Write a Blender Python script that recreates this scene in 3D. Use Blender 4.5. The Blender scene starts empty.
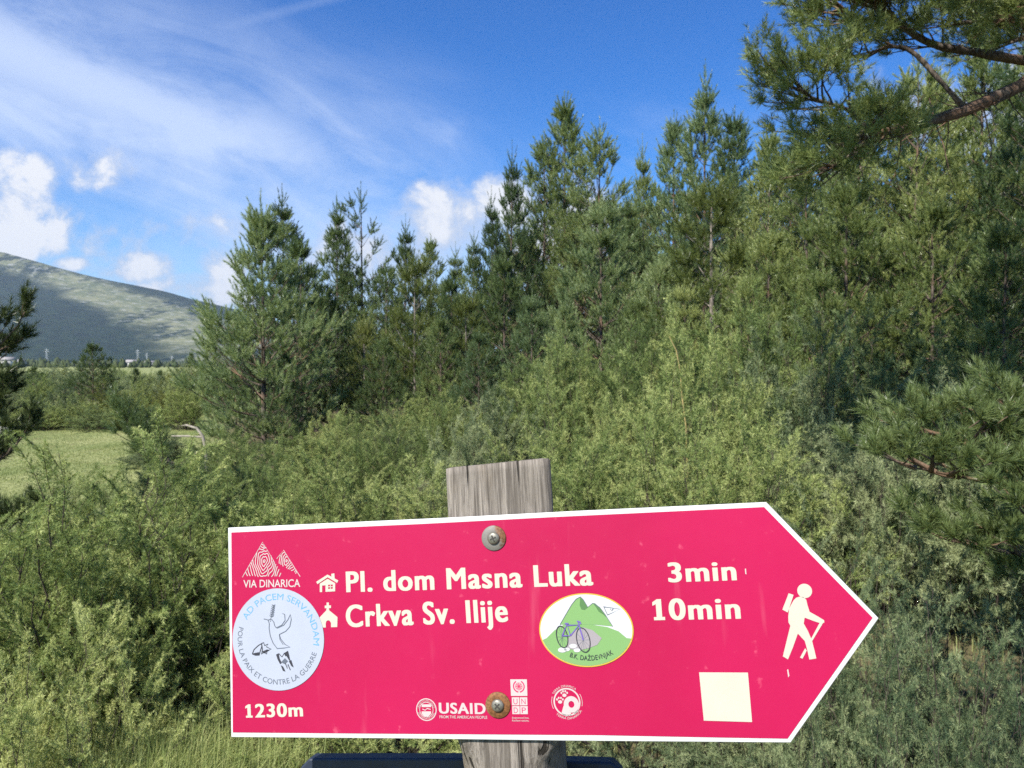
import bpy, math, random
import numpy as np
from mathutils import Matrix, Vector
from mathutils.geometry import tessellate_polygon, delaunay_2d_cdt

SC = bpy.context.scene
COL = SC.collection
R_ = math.radians
CAM_H = 1.55
FPX = 768.0
PITCH = R_(-1.4)

# ------------------------------------------------------------------ camera, sky, sun, exposure
cam = bpy.data.cameras.new("camera")
cam.sensor_width = 36.0
cam.lens = 27.0
cam.clip_start = 0.02
cam.clip_end = 40000
cam.dof.use_dof = True
cam.dof.focus_distance = 0.70
cam.dof.aperture_fstop = 22.0
cam_o = bpy.data.objects.new("camera", cam)
COL.objects.link(cam_o)
cam_o.location = (0, 0, CAM_H)
cam_o.rotation_euler = (R_(90) + PITCH, 0, 0)
SC.camera = cam_o

SUN_EL, SUN_AZ = 46.0, 36.0          # elevation; degrees to the left of straight behind the camera
sun_dir = Vector((-math.sin(R_(SUN_AZ)) * math.cos(R_(SUN_EL)), -math.cos(R_(SUN_AZ)) * math.cos(R_(SUN_EL)), math.sin(R_(SUN_EL))))
sl = bpy.data.lights.new("sun", 'SUN')
sl.energy = 5.0
sl.angle = R_(0.55)
sl.color = (1.0, 0.95, 0.87)
so = bpy.data.objects.new("sun", sl)
COL.objects.link(so)
so.rotation_euler = sun_dir.to_track_quat('Z', 'Y').to_euler()
so.location = (-3, -4, 9)

SC.view_settings.view_transform = 'Standard'
SC.view_settings.look = 'None'
SC.view_settings.exposure = 0.88
SC.view_settings.gamma = 1.0
SC.view_settings.use_curve_mapping = False
SC.render.engine = 'CYCLES'
SC.cycles.max_bounces = 5
SC.cycles.diffuse_bounces = 3
SC.cycles.glossy_bounces = 1
SC.cycles.transmission_bounces = 3
SC.cycles.volume_bounces = 0
SC.cycles.use_denoising = False
SC.cycles.caustics_reflective = False
SC.cycles.caustics_refractive = False


class X:
    """little arithmetic wrapper round shader sockets"""
    nt = None

    def __init__(s, v):
        s.v = v

    @staticmethod
    def m(op, *a, clamp=False):
        n = X.nt.nodes.new('ShaderNodeMath')
        n.operation = op
        n.use_clamp = clamp
        for i, q in enumerate(a):
            q = q.v if isinstance(q, X) else q
            if isinstance(q, (int, float)):
                n.inputs[i].default_value = q
            else:
                X.nt.links.new(q, n.inputs[i])
        return X(n.outputs[0])

    def __add__(a, b): return X.m('ADD', a, b)
    def __radd__(a, b): return X.m('ADD', b, a)
    def __sub__(a, b): return X.m('SUBTRACT', a, b)
    def __rsub__(a, b): return X.m('SUBTRACT', b, a)
    def __mul__(a, b): return X.m('MULTIPLY', a, b)
    def __rmul__(a, b): return X.m('MULTIPLY', b, a)
    def __truediv__(a, b): return X.m('DIVIDE', a, b)
    def max(a, b): return X.m('MAXIMUM', a, b)
    def min(a, b): return X.m('MINIMUM', a, b)

    def step(a, lo, hi):
        n = X.nt.nodes.new('ShaderNodeMapRange')
        n.interpolation_type = 'SMOOTHSTEP'
        X.nt.links.new(a.v, n.inputs[0])
        n.inputs[1].default_value = lo
        n.inputs[2].default_value = hi
        return X(n.outputs[0])


def node(nt, typ, links=None, **kw):
    n = nt.nodes.new(typ)
    for k, v in kw.items():
        setattr(n, k, v)
    for k, v in (links or {}).items():
        if hasattr(v, 'v'):
            v = v.v
        if isinstance(v, bpy.types.NodeSocket):
            nt.links.new(v, n.inputs[k])
        else:
            n.inputs[k].default_value = v
    return n


def mixc(nt, f, a, b, blend='MIX'):
    n = nt.nodes.new('ShaderNodeMix')
    n.data_type = 'RGBA'
    n.blend_type = blend
    for i, q in ((0, f), (6, a), (7, b)):
        if hasattr(q, 'v'):
            q = q.v
        if isinstance(q, bpy.types.NodeSocket):
            nt.links.new(q, n.inputs[i])
        elif isinstance(q, (int, float)):
            n.inputs[i].default_value = q
        else:
            n.inputs[i].default_value = (*q[:3], 1)
    return n.outputs[2]


def make_world():
    w = bpy.data.worlds.new("World")
    SC.world = w
    w.use_nodes = True
    nt = w.node_tree
    nt.nodes.clear()
    X.nt = nt
    sky = node(nt, 'ShaderNodeTexSky', sky_type='NISHITA')
    sky.sun_disc = False
    sky.sun_elevation = R_(SUN_EL)
    sky.sun_rotation = math.atan2(sun_dir.x, sun_dir.y)
    sky.altitude = 1200
    sky.air_density = 1.0
    sky.dust_density = 0.35
    sky.ozone_density = 2.5
    hs = node(nt, 'ShaderNodeHueSaturation', {'Hue': 0.512, 'Saturation': 1.38, 'Value': 1.12, 'Color': sky.outputs[0]})
    tint = node(nt, 'ShaderNodeVectorMath', {0: hs.outputs[0], 1: (.72, 1.23, 1.34)}, operation='MULTIPLY')
    tc = node(nt, 'ShaderNodeTexCoord')
    sp = node(nt, 'ShaderNodeSeparateXYZ', {0: tc.outputs['Generated']})
    x, y, z = X(sp.outputs[0]), X(sp.outputs[1]), X(sp.outputs[2])
    ys = y.max(0.02)
    u, v = x / ys, z / ys                      # tangent of azimuth / elevation about due north
    front = y.step(0.05, 0.3)
    U = lambda px: (px - 512) / FPX
    V = lambda py: (365 - py) / FPX
    def vec(a, b, c=0.0):
        return node(nt, 'ShaderNodeCombineXYZ', {0: a, 1: b, 2: c}).outputs[0]
    def noise(vc, scale, det=6, rough=.55, dist=0.0):
        n = node(nt, 'ShaderNodeTexNoise', {'Vector': vc, 'Scale': scale, 'Detail': det, 'Roughness': rough, 'Distortion': dist})
        return X(n.outputs[0])
    # cirrus veil: streaks running down to the east
    a = R_(-24)
    s_ = u * math.cos(a) + v * math.sin(a)
    t_ = v * math.cos(a) - u * math.sin(a)
    st = noise(vec(s_ * 1.5, t_ * 5.5), 2.3, 8, .62, .9)
    st2 = noise(vec(s_ * 1.1, t_ * 2.0, 3.0), 3.0, 7, .6, .5)
    line = v - (V(200) + (u - U(300)) * -0.42)
    band = line.step(-.20, -.02) * (1.0 - line.step(.01, .30))
    left = 1.0 - u.step(U(330), U(640))
    veil = (st * .65 + st2 * .5).step(.30, .74) * band * left
    core = (1.0 - X.m('ABSOLUTE', line - .035).step(0.0, .13)) * (1.0 - u.step(U(260), U(520))) * st2.step(.25, .60) * .85
    low = (1.0 - v.step(V(330), V(190))) * (1.0 - u.step(U(300), U(900))) * .60
    wisp = (st * .6 + st2 * .4).step(.50, .72) * (1.0 - v.step(V(170), V(40))) * .24
    strk = (1.0 - X.m('ABSOLUTE', v - (V(14) + (u - U(290)) * .26)).step(0.0, .011)) * u.step(U(190), U(300)) * (1.0 - u.step(U(345), U(420))) * .12
    veil = ((veil * .75).max(core * 1.0) + low * .8 + wisp + strk).min(.86)
    # cumulus: heaps of ellipses eroded by noise
    n1 = noise(vec(u, v, 1.7), 16, 9, .62, .25)
    n2 = noise(vec(u, v, 5.1), 5.5, 5, .5)
    heaps = [(20, 214, 40, 56, 1.0), (-30, 215, 60, 55, 1.0), (52, 232, 40, 30, .7), (40, 182, 26, 26, .8), (98, 170, 44, 18, .42), (136, 268, 58, 22, .85), (74, 264, 22, 10, .9), (190, 286, 80, 20, .72), (110, 244, 60, 26, .5),
             (170, 232, 70, 22, .35), (225, 268, 34, 24, .75), (240, 300, 90, 16, .6), (385, 255, 80, 36, .78), (450, 226, 72, 46, .95), (500, 208, 44, 34, 1.0),
             (560, 250, 90, 70, .8), (1010, 120, 160, 60, .6)]
    dens = None
    for (px, py, rx, ry, k) in heaps:
        du = (u - U(px)) * (FPX / rx)
        dv = (v - V(py)) * (FPX / ry)
        e = (1.0 - (du * du + dv * dv)) * (k * .55) 
        e = e.max(-.6)
        dens = e if dens is None else dens.max(e)
    dens = dens + (n1 - .5) * 1.6 + (n2 - .5) * .7
    alpha = dens.step(-.06, .46) * front
    lit = (dens + (n1 - .5) * .5).step(.02, .75)
    lowshade = (n2 * .6 + lit * .6).step(.36, .80)
    ccol = mixc(nt, lowshade, (.60, .68, .82), (1.0, .99, .97))
    col = mixc(nt, veil * front * .85, tint.outputs[0], (6.6, 7.6, 9.6))
    cs = node(nt, 'ShaderNodeVectorMath', {0: ccol, 1: (8.3, 8.4, 8.7)}, operation='MULTIPLY')
    col = mixc(nt, alpha * .93, col, cs.outputs[0])
    bg = node(nt, 'ShaderNodeBackground', {'Color': col, 'Strength': 0.066})
    out = node(nt, 'ShaderNodeOutputWorld')
    nt.links.new(bg.outputs[0], out.inputs[0])


make_world()

# ------------------------------------------------------------------ helpers
rng = np.random.default_rng(7)
UP = np.array([0, 0, 1.0])


def norm(a):
    a = np.asarray(a, float)
    return a / np.maximum(np.linalg.norm(a, axis=-1, keepdims=True), 1e-9)


def link(name, me, parent=None, mats=()):
    o = bpy.data.objects.new(name, me)
    COL.objects.link(o)
    if parent:
        o.parent = parent
    for m in mats:
        if me is not None:
            me.materials.append(m)
    return o


def mesh_from(name, verts, faces_list, smooth=False, tint=None):
    """faces_list: arrays (n,k) of vertex indices; fast foreach_set build"""
    me = bpy.data.meshes.new(name)
    verts = np.asarray(verts, np.float32)
    me.vertices.add(len(verts))
    me.vertices.foreach_set('co', verts.ravel())
    idx = np.concatenate([np.asarray(f, np.int32).ravel() for f in faces_list])
    lens = np.concatenate([np.full(len(f), np.asarray(f).shape[1], np.int32) for f in faces_list])
    me.loops.add(len(idx))
    me.loops.foreach_set('vertex_index', idx)
    me.polygons.add(len(lens))
    st = np.zeros(len(lens), np.int32)
    st[1:] = np.cumsum(lens)[:-1]
    me.polygons.foreach_set('loop_start', st)
    if smooth:
        me.polygons.foreach_set('use_smooth', np.ones(len(lens), bool))
    if tint is not None:
        at = me.attributes.new('tint', 'FLOAT', 'FACE')
        at.data.foreach_set('value', np.asarray(tint, np.float32))
    me.update(calc_edges=True)
    return me


class Tubes:
    def __init__(s, sides=5):
        s.v, s.f, s.n, s.k = [], [], 0, sides

    def add(s, pts, rad):
        pts = np.asarray(pts, float)
        rad = np.asarray(rad, float)
        m, k = len(pts), s.k
        t = np.gradient(pts, axis=0)
        t = norm(t)
        ref = UP if abs(t[0][2]) < .9 else np.array([1.0, 0, 0])
        a = norm(np.cross(t, ref))
        b = np.cross(t, a)
        th = np.linspace(0, 2 * np.pi, k, endpoint=False)
        ring = pts[:, None] + rad[:, None, None] * (a[:, None] * np.cos(th)[None, :, None] + b[:, None] * np.sin(th)[None, :, None])
        s.v.append(ring.reshape(-1, 3))
        i = np.arange(m - 1)[:, None] * k
        j = np.arange(k)[None]
        j2 = (j + 1) % k
        q = np.stack([i + j, i + j2, i + k + j2, i + k + j], -1).reshape(-1, 4) + s.n
        s.f.append(q)
        s.n += m * k

    def mesh(s, name):
        return mesh_from(name, np.concatenate(s.v), [np.concatenate(s.f)], smooth=True)


class Shoots:
    def __init__(s):
        s.p, s.d, s.l, s.t = [], [], [], []

    def add(s, p, d, l, t=0.0):
        s.p.append(p); s.d.append(d); s.l.append(l); s.t.append(t)


def needle_mesh(name, sh, n, nl, w, g, a0=62, a1=28, jit=.25, start=.06, droop=0.0):
    P = np.array(sh.p); D = norm(np.array(sh.d)); L = np.array(sh.l)
    S = len(P)
    t = g.uniform(start, 1.0, (S, n))
    ang = np.radians(a0 + (a1 - a0) * t + g.normal(0, 9, (S, n)))
    az = g.uniform(0, 2 * np.pi, (S, n))
    ref = np.where(np.abs(D[:, 2:3]) < .9, UP[None], np.array([[1.0, 0, 0]]))
    A = norm(np.cross(D, ref)); B = np.cross(D, A)
    base = P[:, None] + D[:, None] * (L[:, None] * t)[..., None]
    rad = A[:, None] * np.cos(az)[..., None] + B[:, None] * np.sin(az)[..., None]
    nd = D[:, None] * np.cos(ang)[..., None] + rad * np.sin(ang)[..., None]
    nd[..., 2] -= droop
    ln = nl * (1 + g.normal(0, jit, (S, n))).clip(.4, 1.6) * (1.05 - .25 * t)
    tip = base + nd * ln[..., None]
    side = norm(np.cross(nd, g.normal(0, 1, (S, n, 3))))
    v = np.stack([base - side * w / 2, base + side * w / 2, tip + side * w * .18], 2).reshape(-1, 3)
    f = np.arange(S * n * 3, dtype=np.int32).reshape(-1, 3)
    tint = np.repeat((np.array(sh.t) + g.normal(0, .15, S))[:, None], n, 1) + g.normal(0, .10, (S, n))
    return mesh_from(name, v, [f], tint=tint.ravel())


def poly(p0, d, L, n, bend, g, wob=.06):
    pts = [np.array(p0, float)]
    d = norm(d)
    for i in range(n):
        d = norm(d + UP * bend / n + g.normal(0, wob, 3))
        pts.append(pts[-1] + d * L / n)
    return np.array(pts)


def at_s(pts, s):
    f = s * (len(pts) - 1)
    i = min(int(f), len(pts) - 2)
    t = f - i
    return pts[i] * (1 - t) + pts[i + 1] * t, norm(pts[i + 1] - pts[i])


def cluster(sh, p, d, sl, g, k=4, up=.35):
    sh.add(p, norm(d + UP * (up * .8 + .2)), sl * g.uniform(.85, 1.25))
    A = norm(np.cross(d, UP + g.normal(0, .05, 3)))
    B = np.cross(d, A)
    o = g.uniform(0, 6.28)
    for i in range(k):
        a = o + i * 6.283 / k + g.normal(0, .3)
        dd = norm(d * .8 + .75 * (A * math.cos(a) + B * math.sin(a)) + UP * (up + .25))
        sh.add(p, dd, sl * g.uniform(.55, .95))


def twig(tb, sh, p, d, L, r, g, sl, gap):
    pts = poly(p, d, L, 3, .35, g, .10)
    tb.add(pts, np.linspace(r, r * .45, 4))
    n = max(1, int(L * .8 / gap))
    for i in range(n):
        s = 1 - (i + .6) * gap / max(L, gap)
        if s < .12:
            break
        q, t = at_s(pts, s)
        side = norm(np.cross(t, UP + g.normal(0, .25, 3))) * (1 if i % 2 else -1)
        sh.add(q, norm(t * .8 + side * .75 + UP * g.uniform(.2, 1.0)), sl * g.uniform(.5, .95))
    cluster(sh, pts[-1], norm(pts[-1] - pts[-2]), sl, g, 3)


def bough(tb, sh, p, d, L, r, g, sl, tw, gap, bend=.45, fan=.55, bare=.22):
    pts = poly(p, d, L, 6, bend, g, .06)
    tb.add(pts, np.linspace(r, max(.003, r * .3), 7))
    n = max(2, int(L * (1 - bare) / tw))
    for i in range(n):
        s = bare + (1 - bare) * (i + g.uniform(.2, .8)) / n
        q, t = at_s(pts, s)
        side = norm(np.cross(t, UP)) * (1 if i % 2 else -1)
        dd = norm(t * .75 + side * g.uniform(.6, 1.0) + UP * g.uniform(-.12, .35))
        LL = max(.10, L * (fan * (1 - s) + .10) * g.uniform(.7, 1.2))
        twig(tb, sh, q, dd, LL, max(.0025, r * .4), g, sl, gap)
    cluster(sh, pts[-1], norm(pts[-1] - pts[-2]), sl * 1.15, g, 4)


def pine_meshes(seed, H, lo=.10, spread=.30, wh=.34, nb=5, sl=.16, tw=.17, gap=.10, nn=36, nl=.06, w=.005, prof=.72, e0=8, e1=58, skip=0.0, sway=.02, trunk_r=.010, fan=.6):
    g = np.random.default_rng(seed)
    tb, sh = Tubes(6), Shoots()
    zs = np.linspace(0, H, 14)
    tr = np.stack([np.cumsum(g.normal(0, sway * H / 14, 14)), np.cumsum(g.normal(0, sway * H / 14, 14)), zs], 1)
    tr[0, :2] = 0
    tb.add(tr, np.linspace(trunk_r * H + .012, .008, 14))
    z = lo * H
    while z < H * .975:
        t = (z - lo * H) / (H * (1 - lo))
        L0 = spread * H * ((1 - t) ** prof) * (.62 + .38 * min(1, t / .22)) + .12
        az = g.uniform(0, 6.28)
        k = nb + int(g.integers(-1, 2)) - (1 if t > .6 else 0)
        for i in range(k):
            if g.random() < skip:
                continue
            a = az + i * 6.283 / k + g.normal(0, .22)
            el = R_(e0 + (e1 - e0) * t ** 1.3 + g.normal(0, 7))
            p, _ = at_s(tr, min(.999, (z + g.normal(0, wh * .12)) / H))
            L = L0 * g.uniform(.68, 1.15)
            bough(tb, sh, p, (math.cos(a) * math.cos(el), math.sin(a) * math.cos(el), math.sin(el)), L, .007 * L + .004, g, sl, tw, gap, fan=fan, bare=.14)
        z += wh * (.88 + .45 * t) * g.uniform(.85, 1.15)
    cluster(sh, tr[-1], UP.copy(), sl * 1.8, g, 6, .6)
    sh.add(tr[-2], norm(UP + g.normal(0, .2, 3)), sl * 1.5)
    return tb.mesh('pine_trunk'), needle_mesh('pine_crown', sh, nn, nl, w, g, 54, 22)


def juniper_meshes(seed, H, Rr, ns=30, lat=.055, sub=.03, nn=14, nl=.014, w=.003, sp=.07, upf=.5, droop=-.6):
    g = np.random.default_rng(seed)
    tb, sh = Tubes(4), Shoots()
    for i in range(ns):
        a = g.uniform(0, 6.283)
        rr = Rr * math.sqrt(g.uniform(0, 1))
        h = H * (1 - .62 * (rr / Rr) ** 2) * g.uniform(.72, 1.06)
        base = np.array([math.cos(a) * rr * .25, math.sin(a) * rr * .25, 0])
        top = np.array([math.cos(a) * rr, math.sin(a) * rr, h])
        mid = (base + top) / 2 + np.array([math.cos(a), math.sin(a), -.3]) * rr * .22
        s = np.linspace(0, 1, 8)[:, None]
        pts = (1 - s) ** 2 * base + 2 * s * (1 - s) * mid + s * s * top
        pts[1:] += g.normal(0, .018 * H, (7, 3))
        L = np.linalg.norm(np.diff(pts, axis=0), axis=1).sum()
        tb.add(pts, np.linspace(.0048 * H + .0015, .0012, 8))
        nl_ = max(4, int(L * .86 / lat))
        for j in range(nl_):
            t = .12 + .88 * (j + g.uniform(0, 1)) / nl_
            q, tg = at_s(pts, min(t, .999))
            b = g.uniform(0, 6.283)
            A = norm(np.cross(tg, UP + g.normal(0, .3, 3))); B = np.cross(tg, A)
            d = norm(tg * .8 + (A * math.cos(b) + B * math.sin(b)) * .75 + UP * upf)
            LL = H * (.17 * (1 - t) + .20) * g.uniform(.55, 1.35)
            pt = g.normal(0, .16)
            lp = poly(q, d, LL, 4, droop * g.uniform(-.2, 1), g, .08)
            tb.add(lp, np.array([.0016, .0014, .0012, .001, .0008]))
            m = max(3, int(LL / sub))
            for k in range(m):
                tt = .15 + .85 * (k + g.uniform(.1, .9)) / m
                qq, tq = at_s(lp, min(tt, .999))
                sd = norm(np.cross(tq, UP + g.normal(0, .45, 3))) * (1 if k % 2 else -1)
                sh.add(qq, norm(tq * .9 + sd * .75 + UP * g.uniform(-.15, .30)), sp * g.uniform(.5, 1.2) * (1.15 - .65 * tt), pt + .55 * (tt - .55))
            sh.add(lp[-1], norm(lp[-1] - lp[-2] - UP * .1), sp * 1.0, pt + .3)
        sh.add(pts[-1], norm(pts[-1] - pts[-2]), sp * 1.6)
    return tb.mesh('juniper_stems'), needle_mesh('juniper_foliage', sh, nn, nl, w, g, 54, 30, .2, .02)


# ------------------------------------------------------------------ materials
def new_mat(name):
    m = bpy.data.materials.new(name)
    m.use_nodes = True
    m.node_tree.nodes.clear()
    X.nt = m.node_tree
    return m, m.node_tree


def plain(name, col, rough=.5, spec=.4, metal=0.0, var=.0, scale=40, bump=0.0):
    m, nt = new_mat(name)
    c = (*col, 1)
    b = node(nt, 'ShaderNodeBsdfPrincipled', {'Roughness': rough, 'Specular IOR Level': spec, 'Metallic': metal})
    tc = node(nt, 'ShaderNodeTexCoord')
    n = node(nt, 'ShaderNodeTexNoise', {'Vector': tc.outputs['Object'], 'Scale': scale, 'Detail': 5})
    f = X(n.outputs[0])
    cc = mixc(nt, f.step(.3, .7), tuple(k * (1 - var) for k in col), tuple(min(1, k * (1 + var)) for k in col))
    nt.links.new(cc, b.inputs['Base Color'])
    if bump:
        bp = node(nt, 'ShaderNodeBump', {'Strength': bump, 'Distance': .002, 'Height': n.outputs[0]})
        nt.links.new(bp.outputs[0], b.inputs['Normal'])
    o = node(nt, 'ShaderNodeOutputMaterial')
    nt.links.new(b.outputs[0], o.inputs[0])
    return m


def leafmat(name, lowc, midc, highc, trans=.28, rough=.5, patch=.9, spec=.22):
    """needles: young tips paler, old ones darker (tint is a property of each shoot)"""
    m, nt = new_mat(name)
    at = node(nt, 'ShaderNodeAttribute', attribute_name='tint')
    oi = node(nt, 'ShaderNodeObjectInfo')
    tc = node(nt, 'ShaderNodeTexCoord')
    n = node(nt, 'ShaderNodeTexNoise', {'Vector': tc.outputs['Object'], 'Scale': patch, 'Detail': 3})
    f = X(at.outputs['Fac']) + (X(n.outputs[0]) - .5) * .9 + (X(oi.outputs['Random']) - .5) * .8 + .5
    rp = node(nt, 'ShaderNodeValToRGB', {0: f})
    e = rp.color_ramp.elements
    e[0].position, e[0].color = .08, (*lowc, 1)
    e[1].position, e[1].color = .92, (*highc, 1)
    k = e.new(.5); k.color = (*midc, 1)
    b = node(nt, 'ShaderNodeBsdfPrincipled', {'Base Color': rp.outputs[0], 'Roughness': rough if not name.startswith('pine') else .38, 'Specular IOR Level': spec if not name.startswith('pine') else .45})
    tr = node(nt, 'ShaderNodeBsdfTranslucent', {'Color': mixc(nt, .5, rp.outputs[0], (highc[0] * 1.3, highc[1] * 1.3, highc[2] * .8))})
    mx = node(nt, 'ShaderNodeMixShader', {0: trans, 1: b.outputs[0], 2: tr.outputs[0]})
    o = node(nt, 'ShaderNodeOutputMaterial')
    nt.links.new(mx.outputs[0], o.inputs[0])
    return m


def barkmat(name, lowc, highc, orange=None):
    m, nt = new_mat(name)
    tc = node(nt, 'ShaderNodeTexCoord')
    mp = node(nt, 'ShaderNodeMapping', {'Vector': tc.outputs['Object'], 'Scale': (1, 1, .35)})
    n = node(nt, 'ShaderNodeTexNoise', {'Vector': mp.outputs[0], 'Scale': 38, 'Detail': 6, 'Roughness': .65})
    n2 = node(nt, 'ShaderNodeTexNoise', {'Vector': tc.outputs['Object'], 'Scale': 2.2, 'Detail': 3})
    c = mixc(nt, X(n.outputs[0]).step(.35, .68), lowc, highc)
    if orange:
        c = mixc(nt, X(n2.outputs[0]).step(.46, .62) * .7, c, orange)
    b = node(nt, 'ShaderNodeBsdfPrincipled', {'Base Color': c, 'Roughness': .9, 'Specular IOR Level': .15})
    bp = node(nt, 'ShaderNodeBump', {'Strength': .6, 'Distance': .01, 'Height': n.outputs[0]})
    nt.links.new(bp.outputs[0], b.inputs['Normal'])
    o = node(nt, 'ShaderNodeOutputMaterial')
    nt.links.new(b.outputs[0], o.inputs[0])
    return m


M_PINE = leafmat('pine_needles_dark', (0.055, 0.095, 0.038), (0.135, 0.195, 0.07), (0.25, 0.3, 0.105))
M_PINEB = leafmat('pine_needles_bluish', (0.08, 0.13, 0.058), (0.175, 0.245, 0.105), (0.3, 0.36, 0.15))
M_PINEY = leafmat('pine_needles_yellowish', (0.085, 0.115, 0.032), (0.155, 0.195, 0.052), (0.24, 0.26, 0.08))
M_PINEN = leafmat('pine_needles_fresh', (0.08, 0.122, 0.042), (0.2, 0.255, 0.082), (0.34, 0.38, 0.135))
M_JUN = leafmat('juniper_needles', (0.08, 0.122, 0.038), (0.205, 0.272, 0.084), (0.37, 0.41, 0.152), .26)
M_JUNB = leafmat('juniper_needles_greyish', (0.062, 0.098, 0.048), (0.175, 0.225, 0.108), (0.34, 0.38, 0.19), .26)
M_PINESHADE = leafmat('pine_needles_painted_shade', (.018, .034, .016), (.042, .066, .026), (.085, .11, .040))  # edge pine's shade is put into this darker needle colour
M_PINEL = leafmat('pine_needles_light', (0.12, 0.165, 0.055), (0.22, 0.275, 0.1), (0.34, 0.37, 0.155))
M_BARK = barkmat('pine_bark', (.045, .036, .03), (.17, .14, .115), (.19, .115, .07))
M_BARKG = barkmat('grey_bark', (.09, .08, .07), (.30, .26, .22))
M_BARKJ = barkmat('juniper_bark', (.035, .028, .022), (.115, .092, .075))
M_BARKO = barkmat('orange_bark', (.05, .04, .033), (.18, .148, .125), (.23, .135, .085))

# ------------------------------------------------------------------ ground, meadow grass, hills, haze
def sstep(a, lo, hi):
    t = np.clip((a - lo) / (hi - lo), 0, 1)
    return t * t * (3 - 2 * t)


def vnoise(x, y, seed=0):
    """cheap smooth value noise for terrain"""
    def h(i, j):
        s = np.sin(i * 127.1 + j * 311.7 + seed * 74.7) * 43758.5453
        return s - np.floor(s)
    i, j = np.floor(x), np.floor(y)
    fx, fy = x - i, y - j
    fx, fy = fx * fx * (3 - 2 * fx), fy * fy * (3 - 2 * fy)
    return (h(i, j) * (1 - fx) + h(i + 1, j) * fx) * (1 - fy) + (h(i, j + 1) * (1 - fx) + h(i + 1, j + 1) * fx) * fy


def fbm(x, y, seed=0, o=5):
    t, a = 0, .5
    for k in range(o):
        t = t + a * (vnoise(x, y, seed + k) - .5)
        x, y, a = x * 2.03, y * 2.03, a * .5
    return t


def gz(x, y):
    x, y = np.asarray(x, float), np.asarray(y, float)
    near = np.exp(-(x * x + y * y) / 900.0)
    return (.9 * sstep(y, 6, 20) * sstep(x, -1.5, 8) + fbm(x * .35, y * .35, 3, 3) * .22 * near) * (1 - sstep(y, 60, 160)) + .0


def build_ground():
    a = np.concatenate([-np.geomspace(40, 9000, 40)[::-1], np.linspace(-38, 38, 153), np.geomspace(40, 9000, 40)])
    b = np.concatenate([-np.geomspace(14, 6000, 24)[::-1], np.linspace(-12, 40, 105), np.geomspace(42, 9000, 50)])
    xx, yy = np.meshgrid(a, b)
    zz = gz(xx, yy)
    v = np.stack([xx, yy, zz], -1).reshape(-1, 3)
    nx, ny = len(a), len(b)
    i = np.arange(ny - 1)[:, None] * nx + np.arange(nx - 1)[None]
    f = np.stack([i, i + 1, i + nx + 1, i + nx], -1).reshape(-1, 4)
    me = mesh_from('ground', v, [f], smooth=True)
    m, nt = new_mat('meadow_ground')
    tc = node(nt, 'ShaderNodeTexCoord')
    def nz(s, d=5):
        return X(node(nt, 'ShaderNodeTexNoise', {'Vector': tc.outputs['Object'], 'Scale': s, 'Detail': d, 'Roughness': .6}).outputs[0])
    c = mixc(nt, nz(.5).step(.35, .65), (.20, .235, .085), (.33, .34, .15))
    c = mixc(nt, nz(14, 6).step(.40, .62) * .6, c, (.085, .115, .035))
    c = mixc(nt, nz(2.3).step(.55, .70) * .5, c, (.19, .15, .085))
    c = mixc(nt, nz(.02, 6).step(.45, .6) * .6, c, (.22, .24, .10))
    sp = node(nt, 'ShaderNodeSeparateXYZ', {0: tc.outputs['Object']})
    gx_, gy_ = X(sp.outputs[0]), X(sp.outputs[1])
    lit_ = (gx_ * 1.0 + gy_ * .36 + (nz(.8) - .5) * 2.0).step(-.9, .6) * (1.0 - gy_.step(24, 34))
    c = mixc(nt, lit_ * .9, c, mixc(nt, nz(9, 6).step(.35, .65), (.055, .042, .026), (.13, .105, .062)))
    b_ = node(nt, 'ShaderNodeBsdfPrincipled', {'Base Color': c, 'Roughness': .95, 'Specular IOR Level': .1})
    bp = node(nt, 'ShaderNodeBump', {'Strength': .5, 'Distance': .05, 'Height': nz(22, 6)})
    nt.links.new(bp.outputs[0], b_.inputs['Normal'])
    o = node(nt, 'ShaderNodeOutputMaterial')
    nt.links.new(b_.outputs[0], o.inputs[0])
    g = link('ground', me, None, [m])
    g['kind'] = 'structure'


build_ground()


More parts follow.
